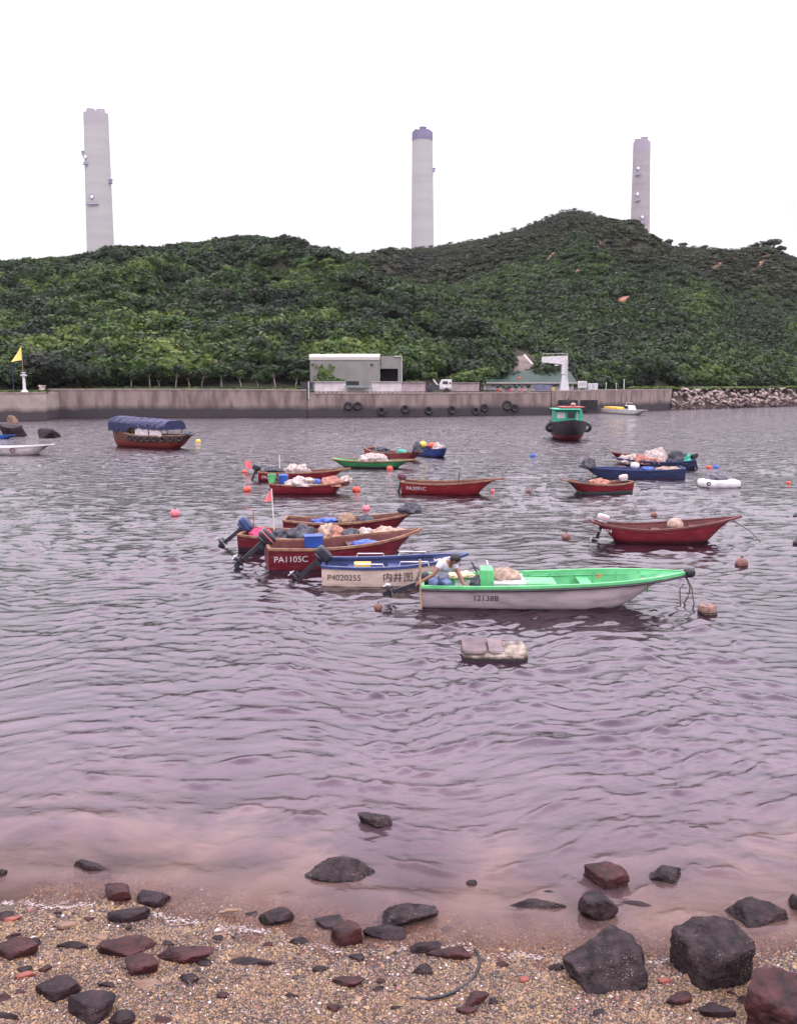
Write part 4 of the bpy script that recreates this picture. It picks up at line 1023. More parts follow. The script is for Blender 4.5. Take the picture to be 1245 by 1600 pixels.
EX = [('first', 52, 1478, 26, 14), ('second', 70, 1520, 20, 12), ('third', 92, 1430, 14, 8), ('fourth', 140, 1440, 18, 10), ('fifth', 158, 1470, 22, 12), ('sixth', 170, 1545, 24, 14), ('seventh', 25, 1465, 18, 10), ('eighth', 262, 1478, 18, 10), ('ninth', 325, 1512, 26, 14), ('tenth', 340, 1470, 16, 9),
      ('eleventh', 352, 1560, 20, 12), ('twelfth', 420, 1480, 16, 9), ('thirteenth', 455, 1560, 18, 10), ('fourteenth', 500, 1520, 20, 10), ('fifteenth', 520, 1580, 22, 12), ('sixteenth', 560, 1500, 24, 12), ('seventeenth', 610, 1492, 24, 12), ('eighteenth', 620, 1580, 16, 9), ('nineteenth', 780, 1512, 20, 10), ('twentieth', 800, 1570, 16, 9)]
_r = random.Random(5)
for k_ in range(28):
    x_ = _r.uniform(5, 1235); y_ = _r.uniform(1455 if x_ < 400 else 1512, 1592)
    if x_ < 420 and _r.random() < .4: y_ = _r.uniform(1425, 1470)
    w_ = _r.uniform(9, 24); EX.append(('', x_, y_, w_, w_ * .55))
ones = 'first second third fourth fifth sixth seventh eighth ninth'.split(); teens = 'tenth eleventh twelfth thirteenth fourteenth fifteenth sixteenth seventeenth eighteenth nineteenth'.split()
ordn = ones + teens + [a_ if not b_ else a_[:-4].replace('i', 'y') * 0 + c_ + '-' + b_ for a_, c_ in (('twentieth', 'twenty'), ('thirtieth', 'thirty'), ('fortieth', 'forty')) for b_ in [''] + ones]
EX.sort(key=lambda e: e[1])
for k_, (nm_, x_, y_, w_, h_) in enumerate(EX): RK.append((x_, y_, w_, h_, 'mbgbtg'[(k_ * 7) % 6], ordn[k_] + ' from the left of the little loose stones scattered on the pebbles'))
RK += [(30, 1556, 22, 12, 'b', 'little brown stone just above the left edge brown stone'), (12, 1598, 34, 22, 'm', 'dark stone in the bottom left corner'), (255, 1600, 30, 14, 'b', 'little red brown stone at the bottom edge'), (1010, 1560, 16, 9, 't', 'little tan stone between the two biggest boulders'), (1040, 1536, 18, 10, 'r', 'little red stone close left of the largest boulder'), (860, 1400, 26, 10, 'm', 'dark sliver of rock awash above the sunken slab'), (890, 1372, 18, 8, 'g', 'small brown rock tip left of the dark red rock'), (700, 1452, 20, 10, 'm', 'small dark rock tip right of the middle group in the wash')]
RM = dict(m=rockm, b=rockb, g=rockg, t=rockt, r=rockr)
for i, (px, py, w, h, mk, lab) in enumerate(RK):
    p = at(px, py - h * .25, 0); zb = bz(p.x, p.y)
    p = at(px, py - h * .25, max(zb, -.02)); s_ = mpp(p); rx = w / 2 * s_ * 1.12
    ang = math.atan2(H, p.y); hh = h * s_
    # image height of an ellipsoid seen from above at angle ang
    ry = min(rx * .8, hh * .62); rz = max(.02, math.sqrt(max(.0001, (hh / 2 * 1.1) ** 2 - (ry * math.sin(ang)) ** 2)) / math.cos(ang))
    me = rock_mesh('rock', (rx, ry, rz), 300 + i, RM[mk], 5 if w > 80 else 4, block=px in (1110, 543, 186, 1222, 222, 28, 94, 950))
    o = bpy.data.objects.new('rock', me); COL.objects.link(o)
    o.location = (p.x, p.y, max(zb, -.03) + rz * .30); o.rotation_euler = (0, 0, 0 if w > 1.6 * h else rng.uniform(-.4, .4))
    if px == 1110: o.scale = (.98, 1.1, 1.0); o.rotation_euler = (0, 0, -.25)
    tag(o, lab, 'rock', 'dark rocks along the shore')
# ------------------------------------------------------------------ pebbles
def pebbles(n, x0, x1, name='pebbles'):
    Xp = rng.uniform(x0, x1, n * 2); Yp = rng.uniform(4.9, 8.0, n * 2)
    ys_ = np.interp(Xp, shx, shy) + shore_wob(Xp); k = Yp < ys_ + .75 * rng.random(n * 2) ** 2; Xp, Yp = Xp[k][:n], Yp[k][:n]; n = len(Xp)
    Zp = beach_z(Xp, Yp)
    R = .0040 * np.exp(rng.normal(0, .45, n)); R = np.clip(R, .0022, .020)
    dist_ = np.clip((np.interp(Xp, shx, shy) - Yp), 0, 2)
    ico = ICO[0]; rot = rng.uniform(0, 6.28, n); c, s = np.cos(rot), np.sin(rot)
    sx = R * rng.uniform(.9, 1.7, n); sy = R * rng.uniform(.7, 1.1, n); sz = R * rng.uniform(.35, .75, n)
    v = ico[None] * np.stack([sx, sy, sz], -1)[:, None, :]
    v = v + rng.normal(0, .12, v.shape) * R[:, None, None]
    x = v[..., 0] * c[:, None] - v[..., 1] * s[:, None]; y = v[..., 0] * s[:, None] + v[..., 1] * c[:, None]
    V = np.stack([x + Xp[:, None], y + Yp[:, None], v[..., 2] + Zp[:, None] + (R * .25)[:, None]], -1).reshape(-1, 3)
    Fc = (ICO[1][None] + 12 * np.arange(n)[:, None, None]).reshape(-1, 3)
    patch = .5 + .5 * np.tanh(sines(Xp, Yp * 1.6, .5, 2.2, 12, 91) * 1.1)
    t = rng.random(n); t = np.where(rng.random(n) < .5 * patch, rng.uniform(.45, .7, n), t)
    return npmesh(name, V, Fc, 3, PEB, {'tint': np.repeat(t, 12)})
PEB = vcol_mat('pebble', [(0, (.010, .007, .009)), (.34, (.032, .022, .025)), (.45, (.10, .065, .05)), (.64, (.28, .175, .075)), (.78, (.13, .10, .095)), (.88, (.17, .045, .03)), (.955, (.22, .17, .15)), (1, (.52, .45, .42))], 'tint', .55, spec=.45)
o = pebbles(190000, -3.3, 3.3); tag(o, kind='stuff', label='mixed grey, tan and white pebbles and shell grit of the beach', cat='pebbles')
# black hose
m = MB(); hp_ = [(640, 1560), (665, 1561), (690, 1557), (712, 1549), (730, 1538), (742, 1524), (749, 1508), (748, 1494), (742, 1484)]
pp = []
for x, y in hp_:
    q = at(x, y, 0); q = at(x, y, bz(q.x, q.y) + .015); pp.append(q)
m.tube(pp, .012, 8); tag(m.build('hose', M['black'], smooth=True), 'curved black hose lying on the pebbles', 'hose')
m = MB(); q = at(360, 1428, .01); m.tube([q + Vector((-.1, 0, .01)), q + Vector((-.03, .02, .02)), q + Vector((.05, .01, .03)), q + Vector((.1, .03, .015))], [.008, .014, .012, .005], 6); tag(m.build('driftwood', M['wood']), 'short brown stick of driftwood at the water edge', 'driftwood')
# boulders of the breakwater on the right
bold = [rock_mesh('boulder', (1, .9, .75), 700 + i, nmat('pink grey armour stone', (.34, .27, .245), (.15, .11, .10), 1.6, .85, .02, 6) if i == 0 else None, 2, .1) for i in range(6)]
bmat = bold[0].materials[0]; band(bmat, -99, (.1, .1, .1))
bdark = nmat('wet armour stone', (.12, .08, .075), (.06, .04, .04), 1.6, .7, .02, 6)
cnt = 0
for i in range(290):
    px = 1050 + 225 * (i / 290) ** 1.0 + rng.uniform(-2, 2); q = quay_at(px); t = rng.random()
    zc = q[2] * (1 - t) - .1; yy = q[1] + .3 - t * 3.0 + 1.4
    x = yy * (px - CX) / F / (ct + .135 * st)
    me = bold[i % 6].copy() if False else bold[i % 6]
    if not me.materials or me.materials[0] is None: me.materials.clear(); me.materials.append(bmat)
    o = bpy.data.objects.new('boulder', me); COL.objects.link(o); o.location = (x, yy, zc + .15)
    s_ = rng.uniform(.22, .6); o.scale = (s_ * rng.uniform(.9, 1.5), s_, s_); o.rotation_euler = (rng.uniform(-.7, .7), rng.uniform(-.7, .7), rng.uniform(0, 6.28))
    if zc < .75:
        o.data = me; 
        if not o.material_slots: pass
        o.material_slots[0].link = 'OBJECT'; o.material_slots[0].material = bdark if zc < .6 else bmat
    tag(o, 'pale pinkish armour boulder in the breakwater bank on the right', 'boulder', 'boulders of the breakwater bank')
# earth bank under the boulders
pts = [q for q in dens(QV)]
m = MB(); v = []; f = []
for (x, y, z) in pts: v += [(x, y - .1, -1.5), (x * 1.018, y * 1.018 , z - .35), (x * 1.03, y * 1.03, z - .2)]
for i in range(len(pts) - 1): a = i * 3; f += [(a, a + 3, a + 4, a + 1), (a + 1, a + 4, a + 5, a + 2)]
m.add(v, f); tag(m.build('bank', nmat('dark rubble', (.16, .11, .10), (.05, .035, .035), 1.2, .95, .2, 1.5)), kind='structure')

# ------------------------------------------------------------------ boats
PROF = {'v': [(0, 0), (.42, .06), (.66, .16), (.80, .34), (.91, .64), (1, 1)],
        'flat': [(0, 0), (.55, .02), (.80, .07), (.87, .25), (.94, .6), (1, 1)],
        'round': [(0, 0), (.35, .04), (.60, .14), (.78, .32), (.92, .62), (1, 1)]}
hullmats = {}
def scuff(m, c):
    """worn streaks along the hull and faint plank seams, put into the colour ramp's output"""
    n = m.node_tree.nodes; l = m.node_tree.links; r_ = n[m['ramp']]
    t = n.new('ShaderNodeTexCoord'); mp2 = n.new('ShaderNodeMapping'); mp2.inputs['Scale'].default_value = (1.2, 1.2, 9); l.new(t.outputs['Object'], mp2.inputs[0])
    a = n.new('ShaderNodeTexNoise'); a.inputs['Scale'].default_value = 2.2; a.inputs['Detail'].default_value = 9; a.inputs['Roughness'].default_value = .75; l.new(mp2.outputs[0], a.inputs['Vector'])
    mr = n.new('ShaderNodeMapRange'); mr.inputs['From Min'].default_value = .55; mr.inputs['From Max'].default_value = .68; mr.inputs['To Max'].default_value = .75; l.new(a.outputs['Fac'], mr.inputs['Value'])
    lum = sum(c) / 3; sc2 = (.30, .22, .17) if lum > .3 else tuple(x * .55 + .10 for x in c)
    x1 = n.new('ShaderNodeMixRGB'); x1.inputs[2].default_value = (*sc2, 1); l.new(mr.outputs[0], x1.inputs[0]); l.new(r_.outputs[0], x1.inputs[1])
    w = n.new('ShaderNodeTexWave'); w.bands_direction = 'Z'; w.inputs['Scale'].default_value = 2.1; w.inputs['Distortion'].default_value = .5; l.new(t.outputs['Object'], w.inputs['Vector'])
    m3 = n.new('ShaderNodeMapRange'); m3.inputs['From Min'].default_value = .04; m3.inputs['From Max'].default_value = 0; m3.inputs['To Max'].default_value = .55 if lum < .3 else .0; l.new(w.outputs['Fac'], m3.inputs['Value'])
    x2 = n.new('ShaderNodeMixRGB'); x2.inputs[2].default_value = (.02, .012, .012, 1); l.new(m3.outputs[0], x2.inputs[0]); l.new(x1.outputs[0], x2.inputs[1])
    m['src'] = x2.name
def hullmat(c, bottom, z0=.05, c2=None, rough=.45):
    k = (c, bottom, z0)
    if k not in hullmats:
        m = nmat('hull paint', c, c2 or tuple(x * .62 for x in c), 3.5, rough, .004, 3, stretch=(.6, 1, 1.6), detail=8, lo=.3, hi=.55)
        scuff(m, c)
        hullmats[k] = band(m, z0, bottom, .012, wob=.025, wscale=6)
    return hullmats[k]
class Boat:
    pass
def boat(name, label, cat, stern, bow, B=1.5, fb=.42, rs=.05, rb=.35, tw=.8, rake=.5, draft=.18, prof='v', col=(.4, .05, .05), bottom=(.03, .02, .025), z0=.03,
         rimcol='rim', inner='redpaint', floor=.12, benches=(.25, .5, .75), group='small open boats at moorings', pfull=2.3, srake=0.0, rimw=.055, bpow=2.6, midt=.45):
    A = at(*stern, 0); zt = fb + rb
    Bw = at(bow[0], bow[1], zt)
    v = Vector((Bw.x - A.x, Bw.y - A.y, 0)); L = v.length; yaw = math.atan2(v.y, v.x)
    side = -1 if abs(yaw) < math.pi / 2 else 1          # local y of the camera side
    off = Vector((-math.sin(yaw), math.cos(yaw), 0)) * (-side) * B * .38
    root = empty(name, (A.x + off.x, A.y + off.y, 0), yaw, label, cat, group)
    b = Boat(); b.root = root; b.L = L; b.B = B; b.side = side; b.yaw = yaw; b.fb = fb; b.floor = floor
    P = PROF[prof]
    def wg(t):
        if t < midt: return B / 2 * (tw + (1 - tw) * math.sin(math.pi / 2 * t / midt))
        q = (t - midt) / (1 - midt); return B / 2 * max(.012, 1 - q ** pfull)
    def zg(t): return fb + rs * max(0, 1 - t / .45) ** 2 + rb * t ** bpow
    def zk(t):
        z = -draft
        if t > .62: z += ((t - .62) / .38) ** 2.2 * (zg(t) + draft) * .86
        if srake and t < .3: z += (1 - t / .3) ** 2 * (draft + srake * .4)
        return z
    def xo(t, zf): return t * L - rake * (1 - zf) * t ** 5 + srake * (1 - zf) * max(0, 1 - t / .25) ** 1.5
    b.wg, b.zg, b.zk = wg, zg, zk
    def surf(x, z, s_):
        t = x / L; a, c = zk(t), zg(t); zf = min(1, max(0, (z - a) / (c - a)))
        yf = 0
        for (y0, z0_), (y1, z1_) in zip(P, P[1:]):
            if z0_ <= zf <= z1_: yf = y0 + (y1 - y0) * (zf - z0_) / (z1_ - z0_)
        return s_ * wg(t) * yf
    b.surf = surf
    NS = 26; ts = [i / (NS - 1) for i in range(NS)]
    def shell(inset, zfloor=None):
        rows = []
        for t in ts:
            w = max(.004, wg(t) - inset); a, c = zk(t), zg(t); row = []
            pts = [(-y, z) for y, z in P[::-1]] + [(y, z) for y, z in P[1:]]
            for y, zf in pts:
                z = a + (c - a) * zf + (.04 * (1 - zf) if zfloor is not None else 0)
                if zfloor is not None: z = max(z, min(zfloor, c - .02))
                row.append((min(max(xo(t, zf), inset if zfloor is not None else -9), L - inset * 2 if zfloor is not None else 9e9), y * w, z))
            rows.append(row)
        return rows
    def loft(rows, flip=False, close0=True):
        v = []; f = []; n = len(rows[0])
        for r_ in rows: v += r_
        for j in range(len(rows) - 1):
            for i in range(n - 1):
                q = (j * n + i, j * n + i + 1, (j + 1) * n + i + 1, (j + 1) * n + i); f.append(q[::-1] if flip else q)
        if close0: f.append(tuple(range(n)) if flip else tuple(range(n - 1, -1, -1)))
        return v, f
    v_, f_ = loft(shell(0)); m = MB(); m.add(v_, f_); b.hull = m.build('hull', hullmat(col, bottom, z0), root, smooth=True)
    try: b.hull.data.set_sharp_from_angle(angle=math.radians(35))
    except Exception: pass
    v_, f_ = loft(shell(.045, floor), True); m = MB(); m.add(v_, f_); b.inner = m.build('interior', M[inner], root)
    # rim
    m = MB(); v_ = []; f_ = []
    path = [(xo(t, 1), -wg(t), zg(t)) for t in ts] + [(xo(t, 1), wg(t), zg(t)) for t in ts[::-1]]
    n_ = len(path)
    for i, (x, y, z) in enumerate(path):
        sgn = -1 if i < n_ / 2 else 1; w = abs(y); iy = max(.002, w - rimw)
        v_ += [(x, sgn * (w + .018), z - .035), (x, sgn * (w + .018), z + .022), (x - (.06 if i in (NS - 1, NS) else 0), sgn * iy, z + .022), (x - (.06 if i in (NS - 1, NS) else 0), sgn * iy, z - .035)]
    for i in range(n_ - 1):
        for k in range(4): f_.append((i * 4 + k, i * 4 + (k + 1) % 4, (i + 1) * 4 + (k + 1) % 4, (i + 1) * 4 + k))
    f_ += [(3, 2, 1, 0), tuple((n_ - 1) * 4 + k for k in range(4))]
    m.add(v_, f_); m.box((.02, 0, zg(0) - .006), (.075, wg(0) * 2 - .05, .05)); b.rim = m.build('gunwale', M[rimcol], root)
    for t in benches:
        w = wg(t) - .06; z = max(floor + .08, zg(t) - .14); MB().box((t * L, 0, z), (.24, w * 1.94, .035)).build('bench', M[inner if rimcol != 'green' else 'greendeck'], root)
    # ribs joined by a stringer, only where near enough to see
    if rimcol == 'green':
        for s_ in (-1, 1):
            m = MB(); tt_ = [.08 + .042 * k for k in range(19)]
            m.tube([(t * L, s_ * (abs(surf(t * L, zg(t) - .09, 1)) - .055), zg(t) - .09) for t in tt_], .012, 5)
            for t in tt_[::2]: m.tube([(t * L, s_ * (abs(surf(t * L, zg(t) - q_, 1)) - .06), zg(t) - q_) for q_ in (.03, .12, .2, .28)], .016, 5)
            m.build('ribs', M[inner], root)
    b.M = Matrix.Translation(root.location) @ Matrix.Rotation(yaw, 4, 'Z')
    b.w = lambda x, y, z: b.M @ Vector((x, y, z))
    return b
def lettering(b, s, x, z, size, mat, side=None, name='registration', rev=False):
    side = side or b.side; vs, fs = text_mesh(s, size); out = []
    w = max(v[0] for v in vs)
    for (tx, ty, _) in vs:
        lx = x + tx if side < 0 else x + w - tx
        lz = z + ty
        y = b.surf(lx, lz, side); out.append((lx, y + side * .008, lz))
    m = MB(); m.add(out, fs); return m.build(name, mat, b.root)
def outboard(b, tilt=0.6, y=0, col='motor', stripe=None, s=1.0, yawm=0.0, x=0.0, z=0.0):
    Z = b.zg(0) + z; s *= .70
    mt = Matrix.Translation((-.04 + x, y, Z)) @ Matrix.Rotation(yawm, 4, 'Z') @ Matrix.Rotation(tilt, 4, 'Y') @ Matrix.Scale(s, 4)
    m = MB(); m.box((-.10, 0, -.42), (.13, .09, .85), mt, (1.1, 1.1)); m.box((-.02, 0, -.05), (.16, .2, .28), mt); m.box((-.14, 0, -.80), (.3, .17, .03), mt)
    m.ell((-.14, 0, -.95), (.20, .055, .06), 10, 8, mt); m.box((-.10, 0, -1.06), (.14, .02, .22), mt, (1.2, 1))
    leg = m.build('outboard_motor', M['motor'], b.root)
    m = MB(); m.ell((-.13, 0, .22), (.29, .165, .17), 20, 14, mt, .5); m.box((-.12, 0, .04), (.40, .26, .10), mt); m.build('cowling', M[col], leg, smooth=True)
    if stripe:
        m = MB(); m.ell((-.13, 0, .24), (.296, .171, .035), 20, 6, mt, .5); m.build('stripe', M[stripe], leg)
    m = MB()
    for k in range(3):
        a = k * 2.094; m.ell((-.36, .085 * math.cos(a), -.95 + .085 * math.sin(a)), (.015, .06, .06), 8, 6, mt)
    m.ell((-.36, 0, -.95), (.06, .035, .035), 8, 6, mt); m.build('propeller', M['steel'], leg)
    m = MB(); m.tube([(.08, 0, .08), (.5, .02, .14)], [.022, .018], 8, mt); m.build('tiller', M['motor'], leg)
    return leg
def heap(name, label, cat, loc, size, mat, rz=0, seed=1, wob=.35, group=None, p=1.0, nu=44):
    m = MB(); m.ell((0, 0, 0), size, nu, nu // 2, None, p, wob, seed, zmin=-.02)
    o = m.build(name, mat if not isinstance(mat, str) else M[mat], smooth=True, loc=loc); o.rotation_euler = (0, 0, rz)
    for v in o.data.vertices:
        q = Vector(v.co); e = mnoise.fractal(q * 7 + Vector((seed, 0, 0)), 1, 2, 3) * .03 + (.5 - abs(mnoise.noise(q * 9 + Vector((0, seed, 0)))) * 2.2) * .05 * min(1, max(size) * 2); v.co = q * (1 + e / max(.15, q.length))
    return tag(o, label, cat, group)
def net(b, label, x, y, z, size, mat, seed, name='fishing_net', cat='net', wob=.45):
    return heap(name, label, cat, b.w(x, y, z), size, mat, b.yaw, seed, wob)

R_ = (.19, .010, .018); RD = (.12, .007, .015)
# --- white skiff with green inside
b = boat('skiff', 'white skiff with bright green inside and rims, nearest boat with a crouching person', 'boat', (658, 951), (1086, 903), B=1.45, fb=.45, rs=.02, rb=.23, tw=.86, rake=.95, prof='v', col=(.50, .41, .43), bottom=(.015, .012, .02), z0=-.0, rimcol='green', inner='greendeck', benches=(.36, .62), draft=.14, pfull=3.1, group=None, rimw=.05, bpow=1.6)
WG = b
lettering(b, '12138B', 1.02, .19, .17, M['motor'])
m = MB(); ts_ = [i / 24 for i in range(25)]
m.tube([(t * b.L, b.side * (b.wg(t) + .02), b.zg(t) - .065) for t in ts_], .024, 6); m.build('rub_rail', M['black'], b.root)
m = MB(); m.ell((b.L + .03, 0, b.zg(1) - .01), (.12, .11, .10), 14, 10, None, .8); m.build('bow_fender', M['black'], b.root, smooth=True)
outboard(b, 1.25, -.1, 'motor', s=.95, z=-.12)
m = MB(); m.box((b.L * .245, .05, .42), (.36, .5, .62), None, (.75, .9)); c_ = m.build('console', M['green'], b.root, bevel=.03)
m = MB(); m.torus((0, 0, 0), .13, .014, 'x', 18, 6, Matrix.Translation((b.L * .245 - .25, .05, .74)) @ Matrix.Rotation(-.5, 4, 'Y')); m.tube([(b.L * .245 - .24, .05, .74), (b.L * .245 - .1, .05, .66)], .015, 6); m.build('steering_wheel', M['motor'], c_)
m = MB(); m.box((b.L * .245 + .02, .05, .76), (.02, .42, .16), Matrix.Translation((0, 0, 0))); m.build('windscreen', M['white'], c_)
m = MB(); m.tube([(b.L * .30, b.side * .48, .47), (b.L * .30, b.side * .48, .56), (b.L * .40, b.side * .48, .56), (b.L * .40, b.side * .48, .47)], .014, 6); m.build('handrail', M['steel'], b.root)
m = MB(); m.box((b.L * .44, .2, .33), (.75, .6, .22)); m.build('deck_locker', M['green'], b.root, bevel=.02)
m = MB(); m.box((b.L * .79, .40, .50), (.18, .012, .14), Matrix.Rotation(-.09, 4, 'Z') @ Matrix.Translation((0.05, .33, 0))); 
m = MB(); xq = b.L * .70; yq = -b.side * (b.wg(.70) - .075); m.box((xq, yq, b.zg(.70) - .16), (.20, .012, .15)); m.build('orange_sticker', nmat('orange sticker', (.55, .2, .06), (.4, .14, .05), 8, .6), b.root)
m = MB(); m.box((b.L * .37, b.side * -.52, .47), (.22, .16, .05)); m.box((b.L * .16, b.side * -.30, .30), (.34, .25, .16)); m.build('white_box', M['white'], b.root, bevel=.01)
m = MB(); m.tube([(.00, b.side * .62, -.15), (-.03, b.side * .64, 1.02)], .022, 8); tag(m.build('mooring_pole', M['pole'], loc=b.root.location), 'upright tan bamboo pole beside the stern of the green and white skiff', 'pole').rotation_euler = (0, 0, b.yaw)
m = MB(); m.box((b.L * .33, .0, .36), (.66, .62, .26)); m.build('engine_box', M['steel'], b.root, bevel=.02)
net(b, 'dark bag leaning on the stern side of the green console', b.L * .205, -.12, .42, (.13, .12, .17), 'darktarp', 4, 'bag', 'bag', .2)
net(b, 'tan bundle slumped behind the console of the green and white skiff', b.L * .315, .15, .50, (.30, .26, .20), 'tan', 3, 'bundle', 'bundle', .25)
# mooring rope and its float
m = MB(); x0 = b.L - .02
rp = []
for i in range(9): t = i / 8; rp.append((x0 - .02 + .10 * math.sin(t * 5), 0, b.zg(1) - .1 - t * .85 + .0))
m.tube(rp, .016, 6); m.tube([(x0, .02, b.zg(1) - .1), (x0 + .12, .02, .35), (x0 + .16, .02, .1), (x0 + .22, .02, -.05)], .013, 6); m.tube([(x0 - .05, .02, b.zg(1) - .25), (x0 - .12, .02, .3), (x0 - .09, .02, .0)], .014, 6)
m.build('mooring_line', M['rope'], b.root)
# --- person crouching in the stern
def skin(name, nodes, edges, mat, parent, root=0, sub=2):
    me = bpy.data.meshes.new(name); keys = list(nodes); me.from_pydata([nodes[k][0] for k in keys], [(keys.index(a), keys.index(b_)) for a, b_ in edges], [])
    o = bpy.data.objects.new(name, me); COL.objects.link(o)
    o.modifiers.new('s', 'SKIN')
    if not me.skin_vertices: pass
    for i, k in enumerate(keys):
        r = nodes[k][1]; r = r if isinstance(r, tuple) else (r, r)
        me.skin_vertices[0].data[i].radius = r; me.skin_vertices[0].data[i].use_root = (i == root)
    ss = o.modifiers.new('u', 'SUBSURF'); ss.levels = sub; ss.render_levels = sub
    bpy.context.view_layer.update(); dg = bpy.context.evaluated_depsgraph_get(); m2 = bpy.data.meshes.new_from_object(o.evaluated_get(dg))
    bpy.data.objects.remove(o); m2.materials.clear(); m2.materials.append(mat); m2.name = name
    m2.polygons.foreach_set('use_smooth', [True] * len(m2.polygons))
    o = bpy.data.objects.new(name, m2); COL.objects.link(o)
    if parent: o.parent = parent
    return o
def V3(*a): return a
# local frame: x toward the bow (picture right), y away from the camera, z up; origin on the stern deck
pr = empty('person', b.w(.36, -.27, .35), b.yaw, 'person in a pale grey shirt and blue jeans crouching in the stern, head bowed', 'person')
N = {'pelvis': ((-.02, .12, .12), .13), 'belly': ((.02, .06, .26), .125), 'chest': ((.08, -.02, .42), .135), 'upper': ((.14, -.07, .50), .105), 'neck': ((.21, -.11, .54), .05), 'head0': ((.25, -.14, .56), .062), 'head1': ((.31, -.17, .58), .085), 'head2': ((.36, -.19, .56), .06),
     'shR': ((.02, -.20, .50), .06), 'elR': ((-.12, -.30, .32), .042), 'wrR': ((-.30, -.33, .22), .028), 'haR': ((-.36, -.34, .19), (.035, .02)),
     'shL': ((.26, .06, .46), .06), 'elL': ((.38, -.08, .27), .042), 'wrL': ((.47, -.22, .09), .028), 'haL': ((.50, -.26, .03), (.035, .02)),
     'hipR': ((-.10, .02, .10), .10), 'knR': ((-.10, -.27, .20), .07), 'anR': ((-.14, -.10, -.08), .045), 'toR': ((-.14, -.22, -.13), .035),
     'hipL': ((.08, .06, .10), .10), 'knL': ((.16, -.26, .17), .07), 'anL': ((.10, -.05, -.08), .045), 'toL': ((.12, -.18, -.13), .035)}
E = [('pelvis', 'belly'), ('belly', 'chest'), ('chest', 'upper'), ('upper', 'neck'), ('neck', 'head0'), ('head0', 'head1'), ('head1', 'head2'), ('upper', 'shR'), ('shR', 'elR'), ('elR', 'wrR'), ('wrR', 'haR'), ('upper', 'shL'), ('shL', 'elL'), ('elL', 'wrL'), ('wrL', 'haL'),
     ('pelvis', 'hipR'), ('hipR', 'knR'), ('knR', 'anR'), ('anR', 'toR'), ('pelvis', 'hipL'), ('hipL', 'knL'), ('knL', 'anL'), ('anL', 'toL')]
# fingers
def fingers(N, E, root, base, fwd, sidev, down, pre):
    fwd, sidev, down = Vector(fwd).normalized(), Vector(sidev).normalized(), Vector(down).normalized(); base = Vector(base)
    for k, (o_, ln) in enumerate(zip((-.030, -.010, .010, .028), (.072, .080, .074, .058))):
        p1 = base + sidev * o_ + fwd * .03; p2 = p1 + fwd * ln * .55 + down * ln * .15; p3 = p2 + fwd * ln * .25 + down * ln * .42
        for j, p in enumerate((p1, p2, p3)): N[f'{pre}{k}{j}'] = (tuple(p), .0105 - .0015 * j)
        E += [(root, f'{pre}{k}0'), (f'{pre}{k}0', f'{pre}{k}1'), (f'{pre}{k}1', f'{pre}{k}2')]
    p1 = base - sidev * .035 - fwd * .02; p2 = p1 - sidev * .028 + fwd * .035 + down * .02
    N[pre + 't0'] = (tuple(p1), .012); N[pre + 't1'] = (tuple(p2), .010); E += [(root, pre + 't0'), (pre + 't0', pre + 't1')]
fingers(N, E, 'haR', (-.36, -.34, .19), (-1, -.1, -.3), (0, .6, .6), (.3, .1, -.9), 'r')
fingers(N, E, 'haL', (.50, -.26, .03), (.5, -.5, -.8), (.8, .5, .1), (-.3, .1, -.9), 'l')
body = skin('body', N, E, M['skin'], pr)
m = MB()
hd = Vector((.31, -.17, .58)); fdir = Vector((.75, -.45, -.45)).normalized()
m.ell(tuple(hd + fdir * .088 + Vector((0, 0, -.01))), (.014, .014, .02), 8, 6); 
for s_ in (-1, 1): m.ell(tuple(hd + Vector((.45 * s_, .75 * s_, 0)).normalized() * .082 + Vector((0, 0, -.01))), (.015, .012, .028), 8, 6)
m.build('face_features', M['skin'], body, smooth=True)
m = MB(); m.ell((.295, -.155, .61), (.105, .100, .088), 18, 12, None, 1, .08, 4); m.build('hair', M['hair'], pr, smooth=True)
G_ = {k: N[k] for k in ('pelvis', 'belly', 'chest', 'upper', 'shR', 'shL')}
SN = {'belly0': ((-.01, .11, .15), .150), 'belly': ((.02, .06, .26), .142), 'chest': ((.08, -.02, .42), .152), 'upper': ((.145, -.075, .505), .115), 'collar': ((.185, -.10, .53), .07), 'shR': ((.02, -.20, .50), .078), 'slR': ((-.06, -.255, .405), .062), 'shL': ((.26, .06, .46), .078), 'slL': ((.325, -.015, .36), .060)}
skin('shirt', SN, [('belly0', 'belly'), ('belly', 'chest'), ('chest', 'upper'), ('upper', 'collar'), ('upper', 'shR'), ('shR', 'slR'), ('upper', 'shL'), ('shL', 'slL')], M['shirt'], pr)
JN = {'pelvis': ((-.02, .12, .11), .145), 'hipR': ((-.10, .02, .10), .115), 'knR': ((-.10, -.27, .20), .084), 'anR': ((-.14, -.11, -.06), .060), 'hipL': ((.08, .06, .10), .115), 'knL': ((.16, -.26, .17), .084), 'anL': ((.10, -.06, -.06), .060)}
skin('jeans', JN, [('pelvis', 'hipR'), ('hipR', 'knR'), ('knR', 'anR'), ('pelvis', 'hipL'), ('hipL', 'knL'), ('knL', 'anL')], M['jeans'], pr)
pr.scale = (1.08, 1.0, 1.08)
heap('straw_mat', 'pale yellow straw hat shaped bundle beside the crouching person', 'bundle', b.w(.82, .30, .50), (.30, .2, .08), nmat('pale yellow straw', (.62, .52, .32), (.5, .4, .24), 8, .8), b.yaw + .3, 8, .15)

